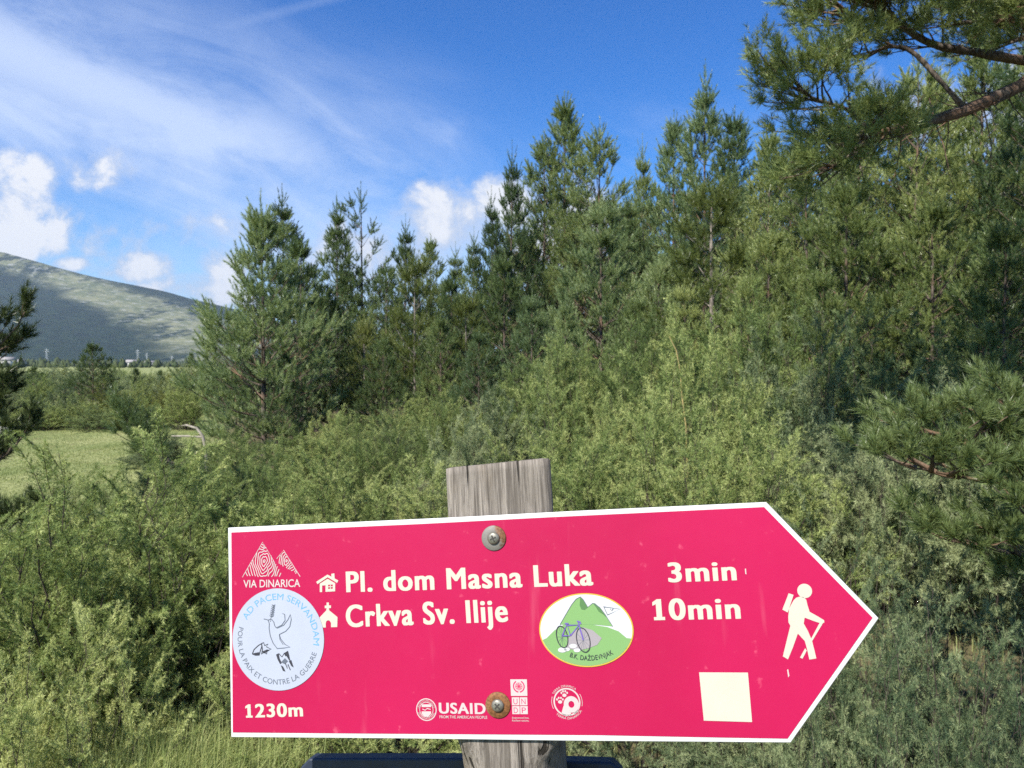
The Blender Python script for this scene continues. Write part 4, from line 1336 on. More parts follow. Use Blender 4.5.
# heavy grotesque letter outlines (thousandths of an em): advance, loops
HEAVY = {".":[219,[[[61,-19],[134,-22],[157,-19],[184,-3],[196,11],[206,46],[203,76],[188,101],[157,121],[124,125],[64,122],[34,105],[15,76],[15,26],[34,-3]]]],"0":[500,[[[211,-19],[270,-23],[340,-11],[402,26],[445,78],[479,151],[500,236],[507,341],[500,446],[479,531],[446,601],[402,656],[346,691],[275,704],[225,704],[155,691],[98,656],[55,604],[21,531],[0,446],[-7,336],[0,236],[21,151],[55,78],[98,26],[155,-9]],[[245,104],[214,131],[198,156],[181,201],[169,266],[165,341],[169,416],[180,476],[193,516],[214,551],[250,579],[286,551],[307,516],[320,476],[331,416],[335,341],[331,266],[320,206],[307,166],[277,121],[255,104]]]],"1":[500,[[[80,-12],[420,-12],[420,95],[337,95],[337,692],[205,692],[60,590],[60,470],[165,525],[165,95],[80,95]]]],"2":[500,[[[-1,-10],[29,-14],[479,-14],[501,-10],[503,95],[499,105],[259,110],[364,240],[404,304],[432,360],[448,415],[454,480],[447,545],[425,600],[394,642],[352,675],[294,697],[229,705],[159,703],[94,686],[12,635],[14,492],[79,491],[129,544],[154,561],[199,579],[234,565],[256,545],[278,500],[282,465],[270,395],[240,335],[129,175],[-3,15]]]],"3":[500,[[[150,-19],[224,-23],[294,-16],[354,6],[399,39],[432,81],[453,131],[461,201],[450,276],[437,306],[415,336],[382,361],[428,411],[441,441],[450,511],[443,571],[424,616],[394,652],[350,681],[299,698],[229,705],[139,701],[89,690],[45,671],[44,566],[49,557],[109,556],[179,581],[199,582],[233,571],[255,556],[275,516],[274,471],[254,438],[224,421],[149,409],[143,401],[146,296],[199,291],[229,283],[262,261],[277,241],[289,191],[284,161],[273,136],[246,111],[209,99],[144,121],[94,148],[39,149],[27,141],[28,21],[83,-4]]]],"A":[667,[[[-35,-10],[-5,-14],[135,-10],[217,185],[225,187],[445,185],[532,-10],[565,-14],[702,-10],[702,10],[395,697],[275,700],[257,695],[-35,10]],[[270,304],[325,442],[330,442],[391,305]]]],"C":[708,[[[373,-19],[433,-23],[543,-14],[628,9],[698,41],[700,166],[688,172],[633,171],[559,131],[513,113],[433,96],[382,101],[308,128],[256,166],[224,206],[195,271],[186,341],[196,411],[217,461],[254,511],[306,551],[383,581],[428,586],[458,583],[543,558],[628,517],[688,518],[693,531],[693,641],[688,647],[563,690],[483,703],[403,705],[288,691],[196,656],[121,601],[61,526],[24,436],[11,336],[21,251],[50,171],[102,96],[173,36],[268,-6]]]],"D":[750,[[[41,-10],[61,-14],[361,-14],[476,0],[566,37],[643,95],[696,165],[728,245],[741,340],[731,430],[702,510],[653,580],[582,640],[486,681],[361,696],[61,696],[41,692]],[[216,103],[211,105],[211,580],[311,580],[371,574],[454,545],[506,505],[535,465],[559,405],[566,340],[561,295],[544,240],[511,187],[473,150],[400,115],[316,102]]]],"I":[250,[[[41,-10],[191,-14],[206,-12],[211,-5],[211,680],[211,690],[203,695],[56,696],[39,690]]]],"L":[490,[[[39,-10],[59,-14],[494,-14],[514,-11],[517,-5],[517,90],[513,100],[209,105],[209,680],[209,690],[201,695],[54,696],[37,690]]]],"M":[781,[[[38,-10],[68,-14],[206,-10],[208,435],[348,257],[378,253],[433,256],[573,435],[576,-10],[608,-14],[744,-10],[743,693],[608,696],[583,692],[393,454],[198,693],[58,696],[38,692]]]],"P":[510,[[[35,-10],[65,-14],[203,-10],[205,280],[290,281],[375,290],[435,310],[479,340],[512,380],[530,426],[537,480],[531,545],[512,595],[482,635],[440,666],[380,688],[305,696],[55,696],[33,690]],[[210,398],[205,400],[206,580],[280,579],[325,564],[346,545],[359,515],[358,460],[346,435],[316,410],[285,400]]]],"S":[458,[[[166,-19],[260,-22],[320,-15],[365,3],[405,32],[437,71],[456,116],[463,181],[441,276],[385,342],[314,391],[235,436],[192,471],[169,521],[174,546],[189,566],[240,588],[314,561],[365,521],[433,521],[436,651],[384,681],[330,698],[225,705],[160,698],[107,681],[61,651],[31,616],[10,566],[3,501],[25,421],[84,356],[231,261],[276,221],[297,166],[294,146],[278,121],[257,106],[220,95],[190,103],[136,131],[75,190],[20,192],[7,186],[7,46],[71,6],[135,-15]]]],"U":[708,[[[294,-19],[361,-23],[461,-14],[541,12],[607,56],[649,111],[676,181],[685,261],[685,686],[681,693],[531,696],[514,691],[513,286],[504,201],[493,171],[463,136],[411,109],[351,96],[321,100],[269,121],[226,156],[206,191],[196,276],[195,691],[161,696],[41,696],[25,691],[24,256],[35,166],[67,96],[116,44],[178,6],[246,-15]]]],"a":[427,[[[92,-19],[181,-21],[241,-5],[281,-21],[361,-22],[396,-13],[446,16],[445,91],[384,96],[384,316],[377,366],[362,401],[336,431],[296,455],[256,467],[206,472],[126,470],[66,455],[18,426],[-1,406],[-2,296],[6,287],[66,288],[106,326],[171,357],[196,351],[209,341],[218,321],[220,281],[74,226],[40,206],[14,181],[-4,148],[-11,96],[-7,66],[5,36],[43,-4],[71,-16]],[[176,75],[155,101],[158,136],[186,166],[221,181],[220,96],[191,77]]]],"d":[510,[[[217,-10],[259,-14],[469,-14],[486,-10],[488,685],[480,695],[329,693],[325,685],[325,470],[249,472],[179,464],[119,441],[71,405],[37,360],[15,305],[7,230],[14,160],[35,100],[66,55],[114,17],[169,-5]],[[274,90],[219,109],[196,130],[176,180],[172,220],[177,265],[204,320],[232,345],[284,362],[325,350],[325,90]]]],"e":[479,[[[217,-19],[276,-23],[356,-16],[414,1],[475,36],[472,141],[406,142],[326,102],[276,91],[236,104],[218,116],[193,141],[178,171],[171,196],[176,197],[461,197],[481,201],[477,291],[459,356],[429,406],[390,441],[336,464],[226,472],[161,463],[109,441],[65,406],[31,356],[11,301],[4,231],[11,161],[30,106],[61,56],[111,12],[166,-13]],[[176,285],[178,301],[199,336],[221,354],[251,365],[281,352],[299,336],[319,286]]]],"i":[219,[[[77,520],[152,521],[182,538],[198,565],[200,585],[198,605],[182,632],[152,649],[97,652],[62,647],[37,631],[22,605],[22,565],[28,550],[47,530]],[[30,-10],[62,-14],[189,-10],[191,450],[187,461],[47,463],[32,461],[28,455]]]],"j":[219,[[[26,-240],[89,-243],[120,-225],[161,-180],[177,-145],[187,-60],[187,450],[179,462],[39,463],[24,455],[23,-80],[14,-110],[3,-125],[-42,-155],[-43,-165],[-40,-175]],[[72,520],[149,521],[179,539],[194,565],[196,585],[194,605],[179,631],[154,647],[119,652],[64,649],[34,632],[18,605],[18,565],[34,538],[49,526]]]],"k":[479,[[[27,-10],[57,-14],[186,-10],[188,140],[192,149],[347,-11],[517,-14],[532,-12],[537,-5],[535,10],[310,230],[496,440],[494,460],[320,460],[192,316],[188,325],[188,685],[180,695],[42,696],[25,690]]]],"l":[219,[[[30,-10],[170,-14],[185,-12],[191,-5],[191,685],[183,695],[45,696],[28,690]]]],"m":[771,[[[24,-10],[54,-14],[183,-10],[185,320],[210,345],[254,366],[274,357],[286,345],[301,310],[306,-10],[339,-14],[465,-10],[467,320],[489,340],[529,363],[549,357],[567,340],[584,300],[588,-10],[619,-14],[747,-10],[749,285],[744,340],[729,385],[707,420],[674,448],[636,465],[589,471],[499,467],[444,445],[419,426],[366,460],[329,469],[234,470],[189,456],[164,463],[25,460]]]],"n":[500,[[[26,-10],[56,-14],[185,-10],[187,315],[216,345],[261,369],[281,359],[296,343],[311,300],[315,-10],[346,-14],[474,-10],[476,275],[470,340],[455,385],[428,425],[397,450],[361,465],[311,471],[236,469],[191,456],[166,463],[27,460]]]],"o":[552,[[[229,-19],[291,-23],[371,-14],[435,11],[483,46],[521,96],[545,156],[553,236],[544,301],[521,356],[481,404],[431,440],[371,463],[296,472],[246,471],[181,463],[124,441],[68,401],[32,356],[7,296],[-1,221],[7,156],[31,96],[71,46],[116,11],[176,-13]],[[261,89],[222,106],[185,146],[169,186],[164,231],[170,271],[197,321],[226,345],[276,362],[321,346],[353,321],[381,271],[388,226],[382,181],[368,146],[353,126],[321,102],[281,88]]]],"r":[396,[[[34,-10],[64,-14],[193,-10],[195,235],[199,270],[212,305],[239,340],[264,353],[319,317],[384,318],[434,400],[433,415],[374,458],[334,470],[244,469],[219,460],[199,446],[192,460],[179,463],[35,460]]]],"s":[385,[[[130,-19],[221,-23],[266,-18],[306,-4],[337,16],[362,46],[376,76],[382,116],[380,151],[356,196],[312,236],[201,308],[175,331],[173,341],[182,356],[201,363],[247,346],[291,321],[357,321],[361,326],[361,426],[330,446],[286,462],[236,471],[121,467],[83,456],[49,436],[27,411],[13,381],[7,331],[26,271],[62,231],[196,146],[215,121],[213,106],[206,97],[181,86],[121,111],[71,141],[16,142],[4,136],[7,21],[63,-4]]]],"u":[500,[[[171,-19],[240,-22],[310,-7],[330,-14],[455,-14],[473,-9],[474,451],[470,461],[330,463],[311,456],[310,131],[272,96],[240,82],[211,96],[198,111],[189,136],[186,456],[180,461],[155,463],[40,463],[23,456],[23,166],[28,111],[43,66],[70,26],[105,-1],[140,-16]]]],"v":[438,[[[171,-19],[203,-23],[271,-19],[471,441],[467,461],[306,461],[223,266],[218,267],[133,461],[-17,463],[-34,456],[-34,441]]]]," ":[278,[]]}


def loop_area(p):
    p = np.array(p, float)
    return .5 * float(np.sum(p[:, 0] * np.roll(p[:, 1], -1) - np.roll(p[:, 0], -1) * p[:, 1]))


def heavy_line(fl, text, p0, p1, top, layer, mat, track=56):
    a, b = S(*p0), S(*p1)
    W = np.linalg.norm(b - a)
    ex = (b - a) / W
    ey = np.array([-ex[1], ex[0]])
    h = abs(np.dot(S(*top) - a, ey))
    cap = np.array(HEAVY['I'][1][0])
    y0, y1 = cap[:, 1].min(), cap[:, 1].max()
    pos, x = [], 0
    for ch in text:
        pos.append(x)
        x += HEAVY[ch][0] + track
    allx = [q[0] + o for ch, o in zip(text, pos) for L in HEAVY[ch][1] for q in L]
    xa, xb = min(allx), max(allx)
    def tr(q, o):
        return a + (q[0] + o - xa) / (xb - xa) * W * ex + (q[1] - y0) / (y1 - y0) * h * ey
    for ch, o in zip(text, pos):
        Ls = HEAVY[ch][1]
        if not Ls:
            continue
        sg = loop_area(Ls[0]) > 0
        outs = [L for L in Ls if (loop_area(L) > 0) == sg]
        holes = [L for L in Ls if (loop_area(L) > 0) != sg]
        for i, L in enumerate(outs):
            fl.poly([tr(q, o) for q in L], layer, mat, [[tr(q, o) for q in H] for H in holes] if i == 0 else ())


def text_line(fl, text, p0, p1, cap_px_top, layer, mat, bold=0.0, space=1.0):
    """p0, p1: photo points at the two ends of the baseline; cap_px_top: photo point at the top of the first capital"""
    v, f = glyphs(text, bold, space)
    a, b = S(*p0), S(*p1)
    y0, y1 = cap_height(bold)
    ex = (b - a) / np.linalg.norm(b - a)
    ey = np.array([-ex[1], ex[0]])
    h = abs(np.dot(S(*cap_px_top) - a, ey))
    x0, x1 = v[:, 0].min(), v[:, 0].max()
    q = a + ((v[:, :1] - x0) / (x1 - x0)) * np.linalg.norm(b - a) * ex + ((v[:, 1:] - y0) / (y1 - y0)) * h * ey
    fl.tris(q, f, layer, mat)


def text_arc(fl, text, c, r, a0, a1, h, layer, mat, bold=0.0, inside=False, sy=1.0):
    """letters round a circle from angle a0 to a1 (degrees); inside=True: tops point to the centre"""
    v, f = glyphs(text, bold)
    y0, y1 = cap_height(bold)
    x0, x1 = v[:, 0].min(), v[:, 0].max()
    t = (v[:, 0] - x0) / (x1 - x0)
    an = np.radians(a0 + (a1 - a0) * t)
    hh = (v[:, 1] - y0) / (y1 - y0) * h
    rad = r - hh if inside else r + hh
    q = np.c_[c[0] + rad * np.cos(an), c[1] + rad * np.sin(an) * sy]
    fl.tris(q, f, layer, mat)


def ell(c, rx, ry, n=64, a0=0, a1=360):
    a = np.radians(np.linspace(a0, a1, n, endpoint=(a1 - a0) < 360))
    return np.c_[c[0] + rx * np.cos(a), c[1] + ry * np.sin(a)]


def post_mat():
    m, nt = new_mat('weathered_post_wood')
    tc = node(nt, 'ShaderNodeTexCoord')
    def nz(sc, s, d=6, r=.6, dist=0.0):
        mp = node(nt, 'ShaderNodeMapping', {'Vector': tc.outputs['Object'], 'Scale': sc})
        return X(node(nt, 'ShaderNodeTexNoise', {'Vector': mp.outputs[0], 'Scale': s, 'Detail': d, 'Roughness': r, 'Distortion': dist}).outputs[0])
    fine = nz((1, 1, .03), 620, 6, .75)
    mid = nz((1, 1, .045), 150, 6, .65, .5)
    blot = nz((1, 1, .5), 14, 4)
    crack = nz((1, 1, .022), 84, 3, .5, .8)
    c = mixc(nt, mid.step(.34, .66), (.125, .108, .090), (.285, .250, .212))
    c = mixc(nt, fine.step(.47, .60) * .75, c, (.085, .072, .060))
    c = mixc(nt, blot.step(.45, .65) * .45, c, (.25, .195, .135))
    cr = crack.step(.635, .665)
    c = mixc(nt, cr, c, (.03, .025, .02))
    b = node(nt, 'ShaderNodeBsdfPrincipled', {'Base Color': c, 'Roughness': .88, 'Specular IOR Level': .2})
    bp = node(nt, 'ShaderNodeBump', {'Strength': .9, 'Distance': .0030, 'Height': mid * .5 + fine * .4 - cr * 1.0})
    nt.links.new(bp.outputs[0], b.inputs['Normal'])
    o = node(nt, 'ShaderNodeOutputMaterial')
    nt.links.new(b.outputs[0], o.inputs[0])
    return m


def build_post():
    k, rows = 72, []
    zs = np.concatenate([np.linspace(ZB - .3, -.06, 12), np.linspace(-.04, .225, 16)])
    th = np.linspace(0, 2 * np.pi, k, endpoint=False)
    ztl = S(448, 468, 0.0)[1]; ztr = S(549, 458, 0.0)[1]
    g = np.random.default_rng(4)
    V = []
    for z in zs:
        t = float(sstep(np.array(z), -.03, .03))
        e = 2.0 + 14.0 * t                       # round log below, sawn flatter behind and above the board
        cs, sn = np.cos(th), np.sin(th)
        r = PR * (1 - .035 * t) * (np.abs(cs) ** e + np.abs(sn) ** e) ** (-1 / e)
        wob = 1 + .006 * np.sin(5 * th + 1) + .004 * np.sin(11 * th + z * 3)
        x, y = r * wob * cs, r * wob * sn
        y = np.maximum(y, -PR + .0002)
        x = x * (1 + .135 * t) * (1 - .64 * t * (y + PR) / (2 * PR)) + .0088 * t
        V.append(np.c_[x, y, np.full(k, z - ZB)])
    V = np.array(V)
    # the sawn top slopes up towards one side
    top = V[-1]
    f = (top[:, 0] - .0088 + PR) / (2 * PR)
    nb_ = 6
    for q in range(nb_):                        # squeeze the upper rings under the slope
        w = (q + 1) / nb_
        ring = V[len(V) - nb_ + q]
        ring[:, 2] = (ring[:, 2] * (1 - w) + w * (ztl + (ztr - ztl) * f - ZB - .010 * (ring[:, 1] / PR + 1)))
    inner = top.copy(); c0 = top.mean(0)
    inner[:, :2] = top[:, :2] * .955; inner[:, 2] += .0008
    rows = [*V, inner]
    vv = np.concatenate(rows + [c0[None] + np.array([[0, 0, .001]])])
    nr = len(rows)
    a = np.arange(nr - 1)[:, None] * k; j = np.arange(k)[None]; j2 = (j + 1) % k
    F4 = np.stack([a + j, a + j2, a + k + j2, a + k + j], -1).reshape(-1, 4)
    cap = np.stack([(nr - 1) * k + np.arange(k), (nr - 1) * k + (np.arange(k) + 1) % k, np.full(k, nr * k)], -1)
    me = mesh_from('wooden_post', vv, [F4, cap], smooth=True)
    return link('wooden_post', me, root, [post_mat()])


build_post()


def board_mat():
    m, nt = new_mat('sign_red_print')
    tc = node(nt, 'ShaderNodeTexCoord')
    n = X(node(nt, 'ShaderNodeTexNoise', {'Vector': tc.outputs['Object'], 'Scale': 4, 'Detail': 3}).outputs[0])
    n2 = X(node(nt, 'ShaderNodeTexNoise', {'Vector': tc.outputs['Object'], 'Scale': 90, 'Detail': 4}).outputs[0])
    mp = node(nt, 'ShaderNodeMapping', {'Vector': tc.outputs['Object'], 'Scale': (1, 1, .12)})
    n3 = X(node(nt, 'ShaderNodeTexNoise', {'Vector': mp.outputs[0], 'Scale': 60, 'Detail': 4}).outputs[0])
    c = mixc(nt, n.step(.3, .7), (.345, .0036, .047), (.41, .0052, .063))
    c = mixc(nt, n2.step(.66, .80) * .25, c, (.80, .20, .28))
    c = mixc(nt, n3.step(.64, .82) * .10, c, (.80, .35, .40))
    b = node(nt, 'ShaderNodeBsdfPrincipled', {'Base Color': c, 'Roughness': X(n2.v) * .16 + .38, 'Specular IOR Level': .28})
    bp = node(nt, 'ShaderNodeBump', {'Strength': .12, 'Distance': .001, 'Height': n * 2.0 + n2 * .06})
    nt.links.new(bp.outputs[0], b.inputs['Normal'])
    o = node(nt, 'ShaderNodeOutputMaterial')
    nt.links.new(b.outputs[0], o.inputs[0])
    return m


M_RED = board_mat()
M_BOARD = plain('white_board', (.55, .55, .54), .45, .4, var=.03, scale=60)
M_CREAM = plain('cream_print', (.50, .45, .365), .5, .3, var=.02)
M_LIGHT = plain('pale_pink_print', (.48, .40, .385), .5, .3, var=.03)
M_STICK = plain('sticker_paper', (.35, .375, .445), .4, .4, var=.02)
M_BLUE = plain('blue_ink', (.12, .30, .50), .5, .3)
M_GREY = plain('grey_ink', (.10, .115, .145), .5, .3)
M_DARK = plain('black_ink', (.035, .035, .045), .5, .3)
M_WHITE = plain('white_ink', (.50, .50, .51), .5, .3)
M_YEL = plain('yellow_ink', (.48, .33, .04), .5, .3)
M_GRN = plain('green_ink', (.17, .31, .11), .5, .3)
M_GRND = plain('dark_green_ink', (.08, .17, .06), .5, .3)
M_MAUVE = plain('mauve_grey_ink', (.28, .25, .26), .5, .3)
M_PURP = plain('purple_ink', (.14, .09, .34), .5, .3)
M_PRINTRED = plain('red_ink', (.66, .03, .11), .5, .3)

# board outline, with a slight wave of the trimmed edges
OUT = [(0, 0), (.17, .0002), (.33, -.0004), (SW + .0012, -.0002), (SW + SA, SH / 2), (SW, SH), (.35, SH + .0002), (.22, SH - .0004), (0, SH)]
INN = [S(233, 732.3), S(380, 733.5), S(600, 735), S(700, 737), S(787.5, 738.5), S(872.5, 617.6), S(764, 507), S(550, 517.2), S(420, 524), S(231.5, 532.5)]
bv, bf = [], []
for (y) in (0.0, TH):
    bv += [loc(u, y, v) for u, v in OUT]
n_ = len(OUT)
fr = tessellate_polygon([[Vector((u, v, 0)) for u, v in OUT]])
me = bpy.data.meshes.new('sign_board')
me.from_pydata(bv, [], [list(range(n_)), [n_ + i for i in range(n_)][::-1]] + [[i, i + n_, (i + 1) % n_ + n_, (i + 1) % n_] for i in range(n_)])
board = bpy.data.objects.new('sign_board', me)
COL.objects.link(board)
board.parent = root
me.materials.append(M_BOARD)
bvm = board.modifiers.new('bevel', 'BEVEL'); bvm.width = .0006; bvm.segments = 2; bvm.limit_method = 'ANGLE'

fl = Flat()
fl.poly(INN, 3, 0)
fl.build('red_face', [M_RED], board)


def zz(x0, y0, k):
    return lambda x, y: S(x0 + x / k, y0 + y / k)


# lettering of the destinations
for body, p0, p1, top, bold in [
    ("Pl. dom Masna Luka", (346.5, 592.2), (593.5, 585.2), (346.5, 571.5), .021),
    ("Crkva Sv. Ilije", (346.5, 627.2), (508.5, 621.6), (346.5, 605), .021),
    ("3min", (668.5, 582.3), (737, 580.2), (668.5, 562.6), .021),
    ("10min", (653.5, 620.2), (741, 618.6), (653.5, 599), .021),
    ("1230m", (246, 717.6), (303.5, 716.2), (246, 704.2), .019),
]:
    fl = Flat()
    heavy_line(fl, body, p0, p1, top, 5, 0)
    fl.build('lettering', [M_CREAM], board)

# house and church symbols
Z3 = zz(225, 530, 3.84)
fl = Flat()
fl.stroke([Z3(354, 203), Z3(395, 176), Z3(434, 198)], .0026, 6, 0)
fl.poly([Z3(409, 168), Z3(421, 166), Z3(422, 186), Z3(410, 180)], 5, 0)
hb = [Z3(365, 206), Z3(395, 187), Z3(424, 204), Z3(424, 235), Z3(387, 237), Z3(387, 212), Z3(374, 213), Z3(374, 238), Z3(365, 238)]
fl.poly(hb, 5, 0, [[Z3(397, 210), Z3(397, 226), Z3(415, 225), Z3(415, 209)]])
fl.stroke([Z3(406, 210), Z3(406, 226)], .0008, 6, 0)
fl.stroke([Z3(397, 218), Z3(415, 217)], .0008, 6, 0)
fl.build('house_symbol', [M_CREAM], board)
fl = Flat()
ch = [Z3(366, 374), Z3(366, 342), Z3(360, 340), Z3(390, 308), Z3(391, 300), Z3(384, 300), Z3(384, 290), Z3(391, 289), Z3(391, 278), Z3(400, 278), Z3(400, 289), Z3(408, 289), Z3(408, 299), Z3(400, 300),
      Z3(401, 308), Z3(433, 334), Z3(432, 372), Z3(408, 373), Z3(408, 356), Z3(403, 348), Z3(397, 346), Z3(391, 349), Z3(388, 356), Z3(388, 374)]
fl.poly(ch, 5, 0)
fl.build('church_symbol', [M_CREAM], board)

# hiker
Z8 = zz(640, 550, 4.267)
fl = Flat()
hc = Z8(702, 174)
fl.poly(ell(hc, .0060, .0060, 28), 5, 0)
fl.poly([Z8(634, 184), Z8(655, 191), Z8(630, 266), Z8(607, 254)], 5, 0)
body = [(655, 214), (666, 203), (682, 198), (698, 201), (709, 212), (714, 234), (723, 263), (757, 282), (785, 299), (786, 308), (776, 314), (742, 303), (702, 288), (698, 313), (716, 345), (733, 385), (744, 428), (752, 462), (722, 467),
        (713, 425), (703, 388), (673, 356), (652, 415), (631, 466), (609, 453), (622, 400), (641, 322), (633, 308), (632, 285), (636, 248)]
fl.poly([Z8(*q) for q in body], 5, 0)
fl.poly([Z8(768, 306), Z8(780, 311), Z8(722, 408), Z8(716, 402)], 6, 0)
fl.poly([Z8(704, 418), Z8(711, 428), Z8(693, 463), Z8(682, 458)], 6, 0)
fl.build('hiker_symbol', [M_CREAM], board)
# small scuffs in the print
fl = Flat()
fl.poly([Z8(627, 510), Z8(632, 508), Z8(637, 536), Z8(632, 543)], 5, 0)
fl.build('scuff_mark', [M_LIGHT], board)
fl = Flat()
fl.poly([Z8(447, 80), Z8(452, 78), Z8(454, 104), Z8(449, 102)], 5, 0)
fl.build('scuff_mark', [M_LIGHT], board)
# plain cream sticker
fl = Flat()
fl.poly([Z8(252, 521), Z8(460, 522), Z8(478, 733), Z8(272, 727)], 6, 0)
fl.build('square_sticker', [M_CREAM], board, 'blank cream square sticker')

# mountain emblem with contour lines and its name
fl = Flat()
def contour_tri(A, B, Cc, n, w, seed):
    g = np.random.default_rng(seed)
    A, B, Cc = (np.array(q) for q in (A, B, Cc))
    def inside(P):
        def sgn(p, a, b): return (p[0] - b[0]) * (a[1] - b[1]) - (a[0] - b[0]) * (p[1] - b[1])
        s1, s2, s3 = sgn(P, A, B), sgn(P, B, Cc), sgn(P, Cc, A)
        return (s1 >= 0) == (s2 >= 0) == (s3 >= 0)
    ctr = (A * .45 + B * .25 + Cc * .30)
    size = np.linalg.norm(B - Cc)
    for i in range(n):
        r = size * .80 * (i + .4) / n
        run = []
        for a in np.linspace(0, 6.2832, 90):
            rr_ = r * (1 + .16 * math.sin(2 * a + .6 + i * .12) + .10 * math.sin(3 * a - i * .2 + seed) + .05 * math.sin(7 * a + i))
            P = ctr + np.array([math.cos(a) * rr_ * .62, math.sin(a) * rr_ * 1.15])
            if inside(P):
                run.append(P)
            else:
                if len(run) > 2:
                    fl.stroke(run, w, 5, 0)
                run = []
        if len(run) > 2:
            fl.stroke(run, w, 5, 0)
contour_tri(Z3(146, 45), Z3(68, 180), Z3(232, 180), 12, .00085, 1)
contour_tri(Z3(226, 76), Z3(196, 122), Z3(290, 178), 9, .00080, 2)
fl.stroke([Z3(68, 181), Z3(146, 46), Z3(190, 122)], .0006, 5, 0)
fl.stroke([Z3(200, 110), Z3(226, 77), Z3(290, 179)], .0006, 5, 0)
text_line(fl, "VIA DINARICA", Z3 and (225 + 72 / 3.84, 530 + 221 / 3.84), (225 + 290 / 3.84, 530 + 218 / 3.84), (225 + 72 / 3.84, 530 + 192 / 3.84), 5, 0, .012)
fl.build('mountain_emblem', [M_LIGHT], board)

# round sticker with dove
fl = Flat()
cs_ = S(278.2, 638.9)
sr = (S(323.9, 638)[0] - S(232.6, 638)[0]) / 2
fl.poly(ell(cs_, sr, sr, 96), 8, 0)
text_arc(fl, "AD PACEM SERVANDAM", cs_, sr * .775, 150, -9, sr * .125, 9, 1, .0)
text_arc(fl, "POUR LA PAIX ET CONTRE LA GUERRE", cs_, sr * .885, 163, 341, sr * .10, 9, 2, .0, True)
Z5 = zz(225, 580, 6.68)
W1 = .0007
dove = [(293, 268), (300, 262), (318, 264), (330, 280), (338, 300), (352, 318), (340, 322), (378, 300), (396, 262), (390, 232), (408, 250), (400, 285), (372, 314)]
fl.stroke([Z5(*q) for q in [(262, 258), (280, 262), (292, 266), (302, 262), (318, 264), (330, 280), (335, 302), (346, 318)]], W1, 10, 2)
fl.stroke([Z5(*q) for q in [(346, 318), (382, 300), (405, 268), (402, 228), (388, 222)]], W1, 10, 2)
fl.stroke([Z5(*q) for q in [(352, 320), (395, 300), (425, 262), (440, 228), (446, 262), (436, 310), (410, 340), (366, 362)]], W1, 10, 2)
fl.stroke([Z5(*q) for q in [(366, 362), (376, 392), (404, 428), (438, 446), (400, 452), (352, 456), (325, 420), (306, 372), (298, 320), (300, 290), (292, 268)]], W1, 10, 2)
fl.stroke([Z5(*q) for q in [(366, 362), (370, 395), (392, 430)]], W1 * .8, 10, 2)
fl.poly([Z5(304, 270), Z5(309, 270), Z5(309, 276), Z5(304, 276)], 10, 2)
fl.stroke([Z5(*q) for q in [(308, 262), (318, 220), (328, 165)]], W1 * .8, 10, 2)
for q in range(7):
    yy_ = 245 - q * 12
    fl.stroke([Z5(316 + q * 2, yy_), Z5(302 + q * 2.5, yy_ - 10)], W1 * 1.2, 10, 2)
    fl.stroke([Z5(316 + q * 2, yy_), Z5(330 + q * 1.5, yy_ - 10)], W1 * 1.2, 10, 2)
fl.stroke([Z5(*q) for q in [(186, 492), (198, 462), (226, 436), (246, 424), (250, 440), (240, 470), (232, 500), (206, 500), (186, 492)]], W1 * 1.2, 10, 3)
fl.poly([Z5(*q) for q in [(190, 488), (232, 480), (230, 498), (206, 499)]], 10, 3)
fl.stroke([Z5(*q) for q in [(248, 422), (262, 416), (268, 436), (292, 426), (280, 444), (312, 460), (284, 470), (282, 492), (262, 480), (248, 494), (254, 462), (248, 422)]], W1 * 1.2, 10, 3)
fl.poly([Z5(*q) for q in [(252, 476), (284, 462), (302, 466), (282, 480), (262, 488)]], 10, 3)
fl.poly([Z5(*q) for q in [(345, 496), (362, 488), (368, 520), (382, 552), (372, 560), (356, 530)]], 10, 3)
fl.poly([Z5(*q) for q in [(400, 486), (424, 470), (432, 500), (440, 540), (430, 532), (416, 508), (402, 500)]], 10, 3)
fl.poly([Z5(*q) for q in [(378, 548), (404, 520), (424, 540), (404, 560)]], 10, 2)
fl.poly([Z5(*q) for q in [(376, 566), (392, 576), (408, 610), (390, 604)]], 10, 3)
fl.poly([Z5(*q) for q in [(430, 540), (446, 532), (462, 582), (446, 572)]], 10, 3)
fl.stroke([Z5(*q) for q in [(362, 488), (384, 512), (400, 486), (410, 506)]], W1 * 1.2, 10, 3)
fl.stroke([Z5(*q) for q in [(408, 556), (420, 590), (424, 560), (440, 600)]], W1 * 1.2, 10, 3)
fl.build('round_sticker', [M_STICK, M_BLUE, M_GREY, M_DARK], board, 'round pale blue peace sticker with dove')

# oval club sticker: hills, bicycle and flag
Z9 = zz(530, 585, 8.904)
fl = Flat()
oc = Z9(498, 398)
orx = abs(Z9(918, 398)[0] - Z9(78, 398)[0]) / 2
ory = abs(Z9(498, 70)[1] - Z9(498, 728)[1]) / 2
fl.poly(ell(oc, orx, ory, 90), 8, 0)
fl.poly(ell(oc, orx * .972, ory * .965, 90), 9, 1)
hill = []
for q in ell(oc, orx * .968, ory * .96, 80, 195, 345):
    hill.append(q)
arcp = [Z9(862, 470), Z9(790, 410), Z9(690, 372), Z9(560, 352), Z9(420, 346), Z9(300, 352), Z9(220, 400), Z9(150, 470)]
fl.poly(list(hill) + arcp, 10, 2)
fl.poly([Z9(*q) for q in [(268, 350), (320, 260), (372, 172), (412, 122), (450, 102), (478, 130), (500, 170), (516, 196), (560, 158), (580, 160), (622, 196), (668, 256), (710, 326), (738, 366), (600, 352), (420, 346)]], 11, 2)
fl.poly([Z9(*q) for q in [(450, 102), (478, 130), (500, 170), (516, 196), (490, 220), (460, 215), (444, 180), (446, 140)]], 12, 3)
